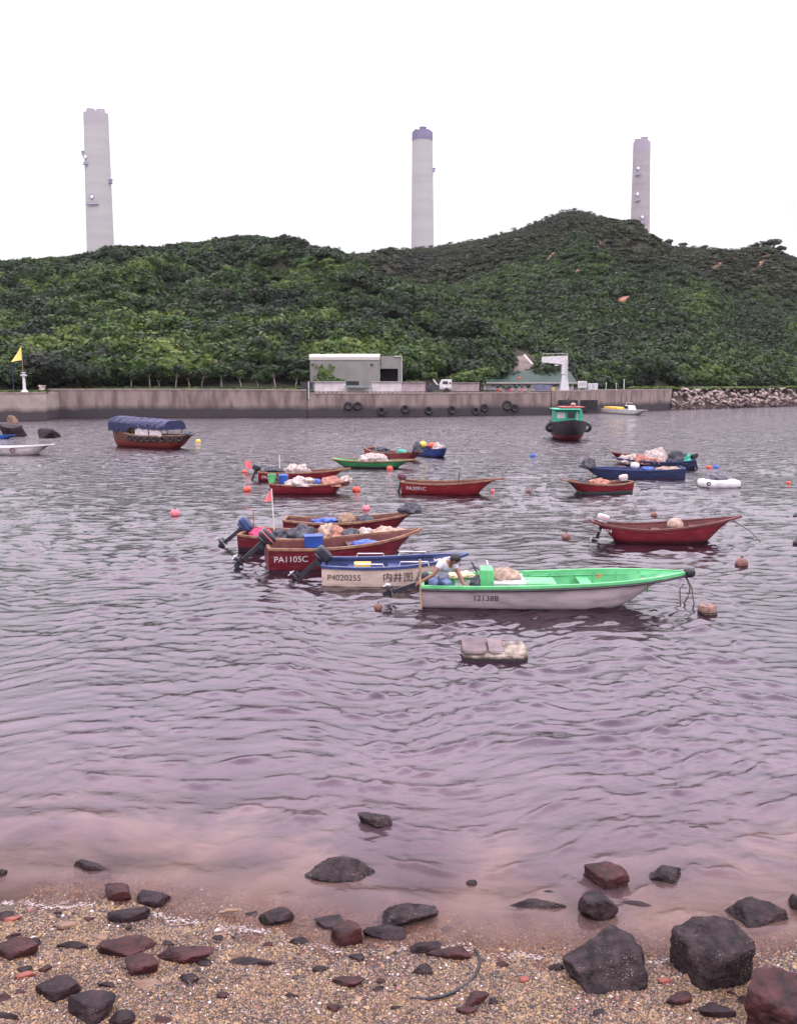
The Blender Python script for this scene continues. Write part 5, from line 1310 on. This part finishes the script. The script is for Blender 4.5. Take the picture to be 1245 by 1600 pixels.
# --- blue and cream boat
b = boat('skiff', 'cream hulled skiff with blue rims and a faded registration, second nearest', 'boat', (503, 915), (735, 872), B=1.35, fb=.40, rs=.04, rb=.22, tw=.84, rake=.8, prof='flat', col=(.60, .47, .40), bottom=(.20, .13, .12), z0=-.02, rimcol='bluepaint', inner='bluepaint', benches=(.2, .48, .74), draft=.14, group=None, rimw=.1)
lettering(b, 'P4020255', .12, .13, .19, M['motor']); lettering(b, '内井图人', 1.35, .13, .23, M['motor'])
outboard(b, .85, 0, 'motor', s=1.05)
for x in (.32, .62):
    for s_ in (-1, 1):
        m = MB(); z = b.zg(x); y = s_ * (b.wg(x) - .03); X0, X1 = x * b.L - .30, x * b.L + .30
        m.tube([(X0 - .03, y, z), (X0, y, z + .09), (X1, y, z + .09), (X1 + .03, y, z)], .016, 6); m.build('handrail', M['white'], b.root)
m = MB(); m.box((0, 0, .05), (.35, .22, .1), None, (1.1, 1.1)); o = m.build('crate', M['yellow'], loc=b.w(b.L * .27, -.1, .34), bevel=.01); o.rotation_euler = (0, 0, b.yaw); tag(o, 'small yellow crate in the blue rimmed cream skiff', 'crate')

# --- dark red boat with registration PA1105C
b = boat('sampan', 'long dark red boat lettered PA1105C with a blue tub aboard, behind the cream skiff', 'boat', (420, 893), (668, 832), B=1.5, fb=.50, rs=.06, rb=.30, tw=.86, rake=.6, prof='flat', col=RD, bottom=(.03, .015, .02), z0=.02, rimcol='rim', inner='redpaint', benches=(.3, .55), pfull=2.4)
lettering(b, 'PA1105C', .12, .22, .21, M['white']); outboard(b, .85, 0, 'motor', 'redcloth', s=1.1)
m = MB(); m.box((0, 0, .14), (.42, .32, .28), None, (1.06, 1.06)); m.box((0, 0, .29), (.48, .37, .03)); o = m.build('tub', M['blueplastic'], loc=b.w(b.L * .30, b.side * -.15, .42), bevel=.02); o.rotation_euler = (0, 0, b.yaw); tag(o, 'blue plastic tub standing in the long dark red boat', 'tub')
net(b, 'flat blue plastic sheet lying forward in the long dark red boat', b.L * .62, -.05, .50, (.36, .2, .08), 'blueplastic', 5, 'plastic_sheet', 'sheet', .2)
# --- laden red boat behind it
b = boat('sampan', 'red boat heaped with tarps and nets and flying a pink flag, behind the PA1105C boat', 'boat', (372, 862), (650, 838), B=1.7, fb=.38, rs=.08, rb=.16, tw=.82, rake=.5, prof='flat', col=RD, bottom=(.02, .012, .02), z0=.12, rimcol='rim', inner='redpaint', benches=(.3,))
LR = b; outboard(b, .9, .0, 'motorblue', 'bluefloat', s=1.1)
net(b, 'bright pink cloth bundle in the stern of the laden red boat', .45, 0, .34, (.34, .35, .16), 'pinkcloth', 11, 'cloth_bundle', 'bundle')
net(b, 'dark round sack between the pink cloth and the black tarp', .98, -.1, .32, (.24, .3, .20), 'darktarp', 12, 'sack', 'sack')
net(b, 'large black tarpaulin mound in the laden red boat', 1.62, 0, .34, (.38, .45, .32), 'darktarp', 13, 'tarpaulin', 'tarpaulin', .3)
for i, (x, sx, sz, mk, lab, nm) in enumerate([(2.25, .26, .28, 'tan', 'tan sacks right of the black tarpaulin mound', 'sack'), (2.55, .20, .22, 'netpink', 'pinkish net beside the tan sacks in the laden red boat', 'fishing_net'), (2.9, .28, .20, 'darktarp', 'dark low bundle amidships in the laden red boat', 'bundle'), (3.35, .25, .24, 'netwhite', 'white net lump amidships in the laden red boat', 'fishing_net'), (3.9, .50, .30, 'tan', 'wide tan net heap toward the bow of the laden red boat', 'fishing_net')]):
    net(b, lab, x * b.L / 4.75, .0, .36, (sx, .42, sz), mk, 20 + i, nm, {'sack': 'sack', 'bundle': 'bundle'}.get(nm, 'net'))
m = MB(); m.tube([(0, 0, 0), (-.06, 0, 1.35)], .018, 6); q = b.w(.86, -.1, .3)
fr = empty('flag', q, b.yaw, 'pink pennant on a white pole in the laden red boat', 'flag'); m.build('pole', M['white'], fr); 
cloth([(-.06, 1.33), (-.05, 1.02), (-.30, .98), (-.12, 1.28)], M['redcloth'], fr, amp=.05)
m = MB(); m.tube([(0, 0, 0), (0, 0, .55)], .015, 6); tag(m.build('stick', nmat('red stick', (.4, .06, .05), (.3, .05, .04), 4, .6), loc=b.w(.15, .3, .45)), 'thin red stick upright at the stern of the laden red boat', 'stick')
# --- small red boat behind
b = boat('sampan', 'red boat mostly hidden behind the laden one, black tarp on its raised bow', 'boat', (442, 836), (656, 802), B=1.3, fb=.33, rs=.10, rb=.33, tw=.7, rake=.5, prof='v', col=RD, bottom=(.02, .012, .02), z0=.10, rimcol='rim', inner='redpaint', benches=(.3, .5))
net(b, 'black tarpaulin over the raised bow behind the laden red boat', b.L * .93, 0, .62, (.30, .24, .26), 'darktarp', 31, 'tarpaulin', 'tarpaulin')
net(b, 'blue sheet in the half hidden red boat', b.L * .30, 0, .32, (.36, .3, .12), 'bluefloat', 32, 'plastic_sheet', 'sheet')
net(b, 'dark brown basket shaped heap in the half hidden red boat', b.L * .46, 0, .32, (.26, .26, .28), 'wood', 33, 'basket', 'basket', .15)
net(b, 'black crate shaped bundle in the half hidden red boat', b.L * .60, 0, .32, (.28, .3, .22), 'darktarp', 34, 'bundle', 'bundle', .12)

# --- second row
b = boat('sampan', 'red boat carrying a white net heap and thin white mast, left of the middle', 'boat', (404, 752), (550, 733), B=1.3, fb=.34, rs=.08, rb=.15, tw=.75, rake=.6, prof='round', col=R_, bottom=RD, z0=.05, benches=(.3, .6))
lettering(b, 'PA2013C', .15, .11, .20, M['white']); 
net(b, 'white net heap in the red boat with the thin white mast', b.L * .42, 0, .32, (.55, .42, .38), 'netwhite', 41)
net(b, 'dark tarpaulin at the stern of the red boat with the thin white mast', b.L * .16, 0, .32, (.50, .42, .26), 'darktarp', 42, 'tarpaulin', 'tarpaulin')
m = MB(); m.tube([(b.L * .23, 0, .2), (b.L * .23, 0, 1.15)], .025, 6); m.build('mast', M['white'], b.root); outboard(b, .4, 0, 'motor')
b2 = boat('sampan', 'red boat heaped with white and pink nets and a green bucket at its stern', 'boat', (421, 772), (552, 752), B=1.3, fb=.34, rs=.08, rb=.2, tw=.7, rake=.6, prof='round', col=R_, bottom=RD, z0=.05, benches=())
b = b2; net(b, 'white net draped over the stern side of the green bucket boat', b.L * .38, b.side * .15, .34, (.62, .55, .30), 'netwhite', 51)
net(b, 'pinkish net heap toward the bow of the green bucket boat', b.L * .74, 0, .32, (.60, .40, .30), 'netpink', 52)
net(b, 'small white net between the pinkish heap and bow of the green bucket boat', b.L * .90, 0, .50, (.28, .22, .2), 'netwhite', 53)
net(b, 'dark blue tarp between the two nets of the green bucket boat', b.L * .56, .1, .32, (.25, .35, .22), 'bluefloat', 54, 'tarpaulin', 'tarpaulin')
m = MB(); m.lathe([(.14, 0), (.17, .32), (.18, .32), (.18, .34), (.15, .34), (.13, .06)], n=14); tag(m.build('bucket', M['green'], loc=b.w(.02, 0, .42)), 'green bucket on the stern of the net laden red boat', 'bucket')
m = MB(); m.lathe([(.19, 0), (.21, .1), (.21, .4), (.16, .44)], n=14); tag(m.build('drum', M['blueplastic'], loc=b.w(.50, 0, .32)), 'blue drum next to the green bucket', 'drum')
b = boat('skiff', 'plain green boat with a white sheeted heap amidships, middle distance', 'boat', (516, 731), (654, 719), B=1.35, fb=.36, rs=.12, rb=.12, tw=.7, rake=1.1, prof='v', col=(.03, .20, .07), bottom=(.03, .02, .025), z0=.10, rimcol='rim', inner='greendeck', srake=.5, benches=(.3, .7))
net(b, 'white sheeted net heap in the plain green boat', b.L * .47, 0, .32, (.85, .5, .42), 'netwhite', 61)
b = boat('sampan', 'low brown red boat with clutter and a dark engine, behind the green boat', 'boat', (566, 713), (650, 706), B=1.4, fb=.32, rs=.2, rb=.25, tw=.6, rake=.6, prof='v', col=(.26, .05, .05), bottom=RD, z0=.05, benches=(.4,))
net(b, 'dark bundle standing at the bow of the low brown red boat', b.L * .90, 0, .50, (.28, .3, .55), 'darktarp', 62, 'bundle', 'bundle', .3)
net(b, 'teal cloth in the low brown red boat', b.L * .62, 0, .32, (.30, .3, .24), 'teal', 63, 'cloth_bundle', 'bundle')
net(b, 'dark heap at the stern of the low brown red boat', b.L * .25, 0, .34, (.6, .4, .28), 'darktarp', 64, 'bundle', 'bundle')
b = boat('skiff', 'small dark blue boat carrying orange and white floats, behind the green boat', 'boat', (646, 710), (685, 701), B=1.3, fb=.38, rs=.12, rb=.2, tw=.8, rake=.3, prof='v', col=(.03, .06, .22), bottom=(.02, .02, .04), z0=.05, rimcol='bluepaint', inner='bluepaint', benches=(.4,))
m = MB(); m.ell((0, 0, .18), (.26, .2, .2), 14, 10); tag(m.build('float', M['orange'], smooth=True, loc=b.w(b.L * .48, 0, .45)), 'orange float aboard the small dark blue boat', 'float')
m = MB(); m.ell((0, 0, .18), (.24, .2, .2), 14, 10); tag(m.build('float', M['yellow'], smooth=True, loc=b.w(b.L * .10, 0, .45)), 'yellow float at the stern of the small dark blue boat', 'float')
net(b, 'white net in the small dark blue boat', b.L * .72, 0, .5, (.35, .3, .3), 'netwhite', 66)
b = boat('sampan', 'tidy red open boat lettered PA2091C with a pointed bow, centre', 'boat', (626, 771), (786, 749), B=1.3, fb=.38, rs=.10, rb=.30, tw=.75, rake=.9, prof='round', col=(.21, .010, .016), bottom=RD, z0=.0, benches=(.2, .45, .7), bpow=2.0)
lettering(b, 'PA2091C', .22, .15, .22, M['white']); outboard(b, .25, .1, 'redpaint', 'bluefloat', s=.9)
m = MB(); m.tube([(b.L * .55, 0, .3), (b.L * .56, 0, .9)], .02, 6); m.build('mast', M['motor'], b.root)
# --- right group
b = boat('skiff', 'long blue boat with a white float and netting aboard, right middle distance', 'boat', (1070, 748), (910, 731), B=1.35, fb=.38, rs=.10, rb=.10, tw=.85, rake=.3, prof='flat', col=(.016, .026, .075), bottom=(.08, .02, .03), z0=-.0, rimcol='bluepaint', inner='bluepaint', benches=(.3, .6))
net(b, 'black tarpaulin over the left end of the long blue boat', b.L * .93, 0, .45, (.36, .3, .42), 'darktarp', 71, 'tarpaulin', 'tarpaulin', .3)
net(b, 'pale net patch at the right end of the long blue boat', b.L * .14, 0, .32, (.6, .4, .18), 'tan', 72)
m = MB(); m.ell((0, 0, .15), (.22, .2, .17), 14, 10); tag(m.build('float', M['white'], smooth=True, loc=b.w(b.L * .48, .2, .42)), 'white float lying in the long blue boat', 'float')
net(b, 'bright blue sheet beside the white float in the long blue boat', b.L * .34, 0, .32, (.32, .3, .18), 'blueplastic', 73, 'plastic_sheet', 'sheet')
b = boat('sampan', 'laden boat piled with pale sheets and pink nets, behind the long blue boat', 'boat', (1086, 734), (960, 716), B=1.5, fb=.38, rs=.14, rb=.22, tw=.85, rake=.5, prof='round', col=(.02, .028, .07), bottom=(.03, .04, .1), z0=-.05, rimcol='bluepaint', inner='redpaint', benches=())
outboard(b, .3, 0, 'motor')
for i, (fx, sx, sz, mk, lab, nm, ct_) in enumerate([(.80, .55, .42, 'netwhite', 'pale sheet over the left end of the pile behind the long blue boat', 'sheet', 'sheet'), (.66, .5, .42, 'netpink', 'pink tan net bulge in the pile behind the long blue boat', 'fishing_net', 'net'), (.46, .75, .62, 'netwhite', 'largest white sheeted heap behind the long blue boat', 'sheet', 'sheet'), (.48, .4, .3, 'netpink', 'small pink net below the largest white sheet', 'fishing_net', 'net'), (.20, .62, .50, 'darktarp', 'dark tarpaulin heap at the right end of the pile behind the long blue boat', 'tarpaulin', 'tarpaulin'), (.08, .25, .4, 'teal', 'dark teal cloth at the right end behind the long blue boat', 'cloth_bundle', 'bundle')]):
    net(b, lab, fx * b.L, b.side * (.25 if i in (1, 3) else 0), .32, (sx, .45, sz), mk, 80 + i, nm, ct_)
b = boat('sampan', 'red boat hull with raised pointed end, behind the pile of pale sheets', 'boat', (1060, 722), (956, 706), B=1.3, fb=.34, rs=.05, rb=.35, tw=.7, rake=.6, prof='round', col=R_, bottom=RD, z0=0, benches=(.4,))
b = boat('sampan', 'short red boat with a green waterline and a striped motor, right middle distance', 'boat', (990, 770), (882, 751), B=1.2, fb=.33, rs=.12, rb=.26, tw=.75, rake=1.0, prof='round', col=R_, bottom=(.05, .10, .09), z0=.09, benches=(.35, .6), bpow=2.0)
outboard(b, .2, 0, 'white', 'redcloth', s=.9, x=.35)
net(b, 'dark bundle in the left end of the short green waterline boat', b.L * .70, 0, .32, (.26, .3, .28), 'darktarp', 91, 'bundle', 'bundle')
net(b, 'pale net amidships in the short green waterline boat', b.L * .45, 0, .38, (.45, .35, .18), 'netpink', 92)
# --- big red boat right
b = boat('sampan', 'largest plain red boat on the right, upswept at both ends with a tan cover inside', 'boat', (928, 850), (1168, 811), B=1.3, fb=.36, rs=.22, rb=.36, tw=.45, rake=.7, prof='round', col=(.19, .014, .022), bottom=(.07, .010, .016), z0=.10, srake=.55, rimcol='redpaint', benches=(.25, .45, .7), bpow=2.0, pfull=2.0)
lettering(b, 'A1704', .10, .30, .15, M['white']); outboard(b, .3, .05, 'steel', 'redcloth', s=.85, x=.42, z=-.06)
m = MB(); m.lathe([(.24, 0), (.22, .16), (.14, .26), (.04, .29)], n=16); tag(m.build('basket', M['tan'], smooth=True, loc=b.w(b.L * .56, 0, .38)), 'tan dome shaped basket in the largest plain red boat', 'basket')
m = MB(); m.tube([(b.L * .95, 0, b.zg(.95) - .1), (b.L + .25, -.05, .3), (b.L + .55, -.1, -.02)], .014, 6); m.build('mooring_line', M['rope'], b.root)
# --- white float raft
q = at(1127, 762, 0); s_ = mpp(q); r = empty('float_raft', (q.x, q.y + .4, 0), 0, 'small white foam raft with a grey cover on top, far right', 'raft')
m = MB(); w = 62 * s_; m.ell((0, 0, .14), (w / 2, .55, .20), 28, 12, None, .45); m.build('foam_block', M['white'], r, smooth=True); m = MB(); m.box((0, 0, .0), (w * .93, 1.0, .08)); m.build('base', M['darkhull'], r)
o = heap('cover', None, None, (-.1, 0, .34), (w * .26, .4, .36), nmat('grey cover', (.16, .15, .18), (.09, .085, .1), 5, .8, .02, 8), 0, 95, .4); o.parent = r
m = MB(); m.torus((-w * .35, -.51, .18), .07, .03, 'y', 12, 6); m.build('tyre_ring', M['black'], r)
# --- white boat at the left edge
b = boat('motorboat', 'plain white boat cut by the left edge with low sides', 'boat', (-40, 710), (76, 695), B=1.8, fb=.44, rs=.0, rb=.22, tw=.9, rake=.9, prof='v', col=(.62, .55, .54), bottom=(.05, .03, .04), z0=-.0, rimcol='white', inner='white', benches=(.5,), group=None)
m = MB(); m.torus((b.L * .55, b.side * (b.wg(.55) + .03), .30), .14, .03, 'y', 14, 6); m.build('fender_ring', M['redpaint'], b.root)
q = at(6, 684, 0); b = boat('skiff', 'slim blue boat at the left edge in front of the brown rock', 'boat', (-50, 685), (19, 680), B=1.3, fb=.22, rs=0, rb=.10, tw=.8, rake=.5, prof='v', col=(.04, .16, .55), bottom=(.02, .06, .2), rimcol='blueplastic', inner='blueplastic', floor=.10, benches=(.4,), group=None)
# rocks in the harbour at left
for (px, py, w, h, lab, sd_) in [(71, 684, 36, 20, 'rounded dark rock in the water right of the left edge boats', 61), (14, 682, 44, 28, 'brown rock with a tan tip at the left edge before the pier', 62), (18, 668, 16, 14, 'tan pointed rock on top of the left edge rock', 63)]:
    p = at(px, py, 0); s_ = mpp(p); me = rock_mesh('rock', (w / 2 * s_, w / 2 * s_ * .8, h * s_ * .75), sd_, rockt if sd_ == 63 else rockm, 4); o = bpy.data.objects.new('rock', me); COL.objects.link(o); o.location = (p.x, p.y + .6, .15 * h * s_ + (.55 if sd_ == 63 else 0)); tag(o, lab, 'rock')

# --- canopied wooden boat
b = boat('canopy_boat', 'wooden boat with a blue tarpaulin canopy and tyre row, left distance', 'boat', (178, 697), (290, 680), B=2.2, fb=.85, rs=.45, rb=.15, tw=.8, rake=.7, prof='round', col=(.13, .05, .035), bottom=(.20, .03, .022), z0=.42, rimcol='wood', inner='wood', floor=.4, benches=(.7,), group=None)
s_ = mpp(b.root.location); L = b.L
m = MB(); v = []; f = []; n_ = 14; nx = 24
for i in range(nx + 1):
    x = -.25 + (L * .78) * i / nx; top = 2.12 - .22 * (i / nx)
    for j in range(n_ + 1):
        a = math.pi * j / n_; sag = .05 * math.sin(i * 1.9) + .03 * math.sin(i * 4.1 + j)
        v.append((x, -1.05 * math.cos(a) * (1 + .05 * math.sin(i * 2.3)), top - .65 + sag + .62 * math.sin(a) ** .6 - (.35 if j in (0, n_) and i < 9 else 0)))
for i in range(nx):
    for j in range(n_): k = i * (n_ + 1) + j; f.append((k, k + 1, k + n_ + 2, k + n_ + 1))
f.append(tuple(range(n_ + 1))); f.append(tuple(nx * (n_ + 1) + j for j in range(n_, -1, -1)))
m.add(v, f); m.build('canopy', M['bluetarp'], b.root)
for x in (.3, L * .3, L * .5, L * .7):
    for s2 in (-1, 1): m = MB(); m.tube([(x, s2 * .92, .8), (x, s2 * .92, 1.65)], .03, 6); m.build('post', M['wood'], b.root)
for (xa, xb) in ((L * .34, L * .52), (L * .54, L * .70)):
    m = MB(); m.box(((xa + xb) / 2, b.side * .97, 1.18), (xb - xa, .04, .7)); m.build('side_curtain', nmat('pale curtain', (.55, .48, .48), (.4, .34, .35), 3, .8), b.root)
m = MB(); m.box((.55, b.side * .4, 1.15), (.9, .8, .5)); m.build('engine_box', M['tan'], b.root)
for i in range(8):
    t = .28 + .085 * i; m = MB(); m.torus((0, 0, 0), .15, .065, 'y', 16, 8)
    tag(m.build('fender_tyre', M['black'], smooth=True, loc=b.w(t * L, b.side * (b.wg(t) + .03), b.zg(t) - .25)), 'small black tyre in the row along the side of the blue canopied boat', 'tyre', 'tyres along the blue canopied boat')
net(b, 'black rope heap on the bow of the blue canopied boat', L * .93, 0, .95, (.35, .35, .22), 'darktarp', 97, 'rope_heap', 'rope')

# --- green cabin boat facing us
q = at(882, 690, 0); s_ = mpp(q)
b = boat('cabin_boat', 'black and red hulled boat with a green cabin facing the camera', 'boat', (882, 672), (882, 662), B=2.9, fb=1.2, rs=.1, rb=.45, tw=.85, rake=.6, prof='round', col=(.028, .022, .028), bottom=(.16, .025, .035), z0=.42, rimcol='darkhull', inner='wood', floor=.7, benches=(), group=None, pfull=3.0)
sc_ = 1.0
b.root.location = (q.x * (1 + 6.5 / q.y) - .25, q.y + 6.5, 0); b.root.rotation_euler = (0, 0, -math.pi / 2 - .05); b.yaw = -math.pi / 2 - .05
# rebuild with right length by scaling along x only the empty's children
fx = 6.6 / b.L
for o in [x for x in COL.objects if x.parent == b.root]:
    for v_ in o.data.vertices: v_.co.x *= fx
    if o.name.startswith('gunwale') or o.name.startswith('hull'): pass
b.M = Matrix.Translation(b.root.location) @ Matrix.Rotation(b.yaw, 4, 'Z'); b.w = lambda x, y, z: b.M @ Vector((x, y, z))
zc = 1.35
m = MB(); m.box((2.6, -.0, zc + .45), (2.6, 2.1, .95)); cb = m.build('cabin', M['teal'], b.root, bevel=.04)
for (y, w) in ((-.62, .62), (.18, .55)):
    m = MB(); m.box((3.915, y, zc + .55), (.04, w, .46)); m.build('window', M['glass'] if y > 0 else nmat('pale window', (.55, .52, .52), (.4, .38, .38), 3, .3), cb)
m = MB(); m.box((3.93, .62, zc + .45), (.05, .06, .9)); m.build('door_post', M['white'], cb)
m = MB(); m.box((2.8, -.15, zc + 1.02), (3.2, 2.1, .09)); m.build('roof', nmat('green roof paint', (.04, .40, .26), (.03, .28, .19), 3, .5), b.root, bevel=.02)
m = MB(); m.box((2.2, .35, zc + 1.16), (2.6, 1.9, .10)); m.build('roof_board', nmat('red roof board', (.36, .06, .05), (.22, .04, .04), 3, .6), b.root, bevel=.02)
m = MB(); m.tube([(2.4, .1, zc + 1.2), (2.4, .1, zc + 1.9)], .04, 6); m.tube([(2.4, -.25, zc + 1.6), (2.4, .45, zc + 1.6)], .03, 6); m.build('mast', M['darkhull'], b.root)
m = MB(); m.ell((2.2, .55, zc + 1.35), (.25, .22, .16), 12, 8); m.build('roof_float', M['tan'], b.root, smooth=True)
for i, (y, z, lab) in enumerate([(-1.46, .95, 'black tyre on the right hand side of the green cabin boat'), (1.46, .95, 'black tyre on the left hand side of the green cabin boat')]):
    m = MB(); m.torus((0, 0, 0), .27, .13, 'y', 18, 8); o = m.build('fender_tyre', M['black'], smooth=True, loc=b.w(3.7, y, z)); o.rotation_euler = (0, 0, .35 * (1 if y < 0 else -1)); tag(o, lab, 'tyre')

# --- white and yellow launch by the wall
b = boat('launch', 'white launch with a yellow deck moored below the harbour wall', 'boat', (938, 645), (1004, 641), B=1.9, fb=.62, rs=0, rb=.12, tw=.85, rake=1.1, prof='v', col=(.66, .64, .60), bottom=(.3, .28, .27), z0=.05, rimcol='white', inner='white', benches=(), group=None)
m = MB(); m.box((b.L * .24, 0, .80), (b.L * .34, 1.4, .30)); m.build('engine_deck', M['yellow'], b.root, bevel=.05)
m = MB(); m.box((b.L * .60, 0, .95), (1.6, 1.2, .65), None, (.6, .85)); c_ = m.build('cabin', M['white'], b.root, bevel=.05)
m = MB(); m.box((b.L * .60, b.side * .60, 1.02), (1.1, .10, .34), None, (.75, 1)); m.build('window', M['glass'], c_)
m = MB(); m.tube([(b.L * .52, 0, 1.2), (b.L * .5, 0, 1.6), (b.L * .66, 0, 1.6)], .04, 6); m.build('rail', M['steel'], b.root)

# --- floating slab raft in front
q = at(776, 1034, 0); s_ = mpp(q); r = empty('float_raft', (q.x, q.y + .42, 0), -.04, 'mossy foam and board raft floating alone in front of the green skiff', 'raft')
W_ = 104 * s_
def slab(x0, x1, y0, y1, z0_, z1_, seed, dz=.02):
    m = MB(); nx_, ny_ = 26, 16; v = []; f = []
    for top in (1, 0):
        for j in range(ny_ + 1):
            for i in range(nx_ + 1):
                a, c = i / nx_ * 2 - 1, j / ny_ * 2 - 1
                k = 1 / max(1, (abs(a) ** 6 + abs(c) ** 6) ** (1 / 6))
                x = (x0 + x1) / 2 + (x1 - x0) / 2 * a * k; y = (y0 + y1) / 2 + (y1 - y0) / 2 * c * k
                e = mnoise.fractal(Vector((x * 4, y * 4, seed)), 1, 2, 4) * dz
                edge = max(abs(a), abs(c)); z = (z1_ + e - (.05 if edge > .99 else 0)) if top else z0_
                v.append((x + e * (.6 if edge > .9 else 0), y, z))
    n1_ = (nx_ + 1) * (ny_ + 1)
    for j in range(ny_):
        for i in range(nx_): k = j * (nx_ + 1) + i; f.append((k, k + 1, k + nx_ + 2, k + nx_ + 1))
    ring = [i for i in range(nx_ + 1)] + [j * (nx_ + 1) + nx_ for j in range(1, ny_ + 1)] + [ny_ * (nx_ + 1) + i for i in range(nx_ - 1, -1, -1)] + [j * (nx_ + 1) for j in range(ny_ - 1, 0, -1)]
    for a, c in zip(ring, ring[1:] + ring[:1]): f.append((a, a + n1_, c + n1_, c))
    m.add(v, f); return m
foamm = nmat('mossy foam block', (.30, .25, .20), (.07, .055, .045), 7, .9, .02, 18, detail=8); band(foamm, .05, (.02, .015, .018), .02, wob=.02, wscale=9)
slab(-W_ / 2, W_ / 2, -.40, .44, -.12, .115, 3, .03).build('foam_block', foamm, r)
slab(-W_ / 2 - .01, -W_ * .12, -.39, .45, .13, .155, 6, .008).build('board', nmat('grey brown board', (.14, .10, .10), (.08, .06, .06), 5, .8, .006, 12), r)
slab(-W_ * .105, W_ * .14, -.37, .45, .13, .15, 9, .008).build('board', nmat('mauve grey board', (.17, .125, .13), (.10, .075, .08), 5, .8, .006, 12), r)

# --- buoys
def buoy(px, py, dpx, mat, label, flat_=1.0, sub=.35, group=None, neck=True):
    p = at(px, py, 0); s_ = mpp(p); rr = dpx / 2 * s_
    r = empty('buoy', (p.x, p.y, rr * (1 - sub * 2) * flat_), rng.uniform(0, 6), label, 'buoy', group)
    m = MB(); m.ell((0, 0, 0), (rr, rr, rr * flat_), 20, 14); m.build('float', M[mat], r, smooth=True)
    if neck: m = MB(); m.lathe([(rr * .25, rr * flat_ * .9), (rr * .22, rr * flat_ * 1.12), (rr * .1, rr * flat_ * 1.14)], n=10); m.torus((0, 0, rr * flat_ * 1.2), rr * .14, rr * .05, 'y', 10, 5); m.build('eye', M['darkhull'], r)
    return r
for a in [(386, 767, 12, 'orange', 'bright orange buoy left of the net laden red boats'), (557, 768, 13, 'orange', 'bright orange buoy at the bow of the green bucket boat'), (274, 805, 15, 'pink', 'pinkish red buoy alone on open water at left'),
          (572, 797, 13, 'pink', 'pinkish red buoy above the half hidden red boat'), (609, 734, 10, 'orange', 'orange buoy against the plain green boat hull'), (757, 768, 0, '', ''), (832, 714, 9, 'bluefloat', 'blue buoy alone in the middle distance'),
          (825, 769, 9, 'brownfloat', 'small brown buoy right of the PA2091C boat'), (884, 841, 13, 'brownfloat', 'brown buoy left of the largest plain red boat'), (1021, 806, 10, 'brownfloat', 'pale brown buoy behind the largest plain red boat'),
          (1158, 883, 19, 'brownfloat', 'large brown buoy below the bow of the largest plain red boat'), (591, 951, 14, 'brownfloat', 'brown buoy by the motor of the green and white skiff'), (637, 711, 9, 'bluefloat', 'blue buoy between the brown red boat and the small blue boat'),
          (1107, 732, 8, 'orange', 'small orange buoy left of the dark blue one at right'), (1118, 732, 9, 'bluefloat', 'dark blue buoy right of the small orange one'), (1242, 808, 8, 'darkhull', 'black buoy upper of two at the right edge'),
          (1243, 850, 10, 'darkhull', 'black buoy lower of two at the right edge'), (1231, 756, 7, 'orange', 'tiny orange buoy near the right edge'), (310, 691, 8, 'yellow', 'small yellow buoy right of the blue canopied boat'), (769, 769, 7, 'redcloth', 'small red buoy under the bow of the PA2091C boat')]:
    if a[2]: buoy(a[0], a[1], a[2], a[3], a[4], group='mooring buoys')
q = at(1104, 957, 0); s_ = mpp(q); r = empty('buoy', (q.x, q.y, 0), 0, 'stubby brown drum shaped float below the green skiff bow', 'buoy', 'mooring buoys')
m = MB(); rr = 14 * s_; m.lathe([(rr * .95, -.1), (rr, 0), (rr, .1), (rr * .93, .15)], n=20); m.build('float', nmat('worn drum float', (.30, .17, .13), (.1, .06, .05), 9, .8, .01, 20), r); m = MB(); m.torus((0, 0, .03), rr * 1.01, .015, 'z', 20, 6); m.build('band', M['darkhull'], r)
# flag float
q = at(383, 738, 0); s_ = mpp(q); r = empty('flag_float', (q.x, q.y, 0), 0, 'red flag on a small float left of the thin masted red boat', 'flag')
m = MB(); m.tube([(0, 0, -.1), (.02, 0, .62)], .02, 6); m.build('pole', M['pole'], r); m = MB(); m.ell((0, 0, .03), (.16, .16, .1), 14, 8); m.build('float', M['orange'], r, smooth=True)
cloth([(.02, .62), (.02, .22), (.30, .16), (.34, .50)], M['redcloth'], r, amp=.05)

# ------------------------------------------------------------------ haze
hzm = bpy.data.materials.new('haze'); hzm.use_nodes = True; n = hzm.node_tree.nodes; l = hzm.node_tree.links
n.remove(n['Principled BSDF']); pv = n.new('ShaderNodeVolumePrincipled'); pv.inputs['Color'].default_value = (.93, .88, 1, 1); pv.inputs['Density'].default_value = .00006
l.new(pv.outputs[0], n['Material Output'].inputs['Volume'])
m = MB(); m.box((100, 1200, 114.5), (3400, 2900, 241)); tag(m.build('haze', hzm), kind='stuff')
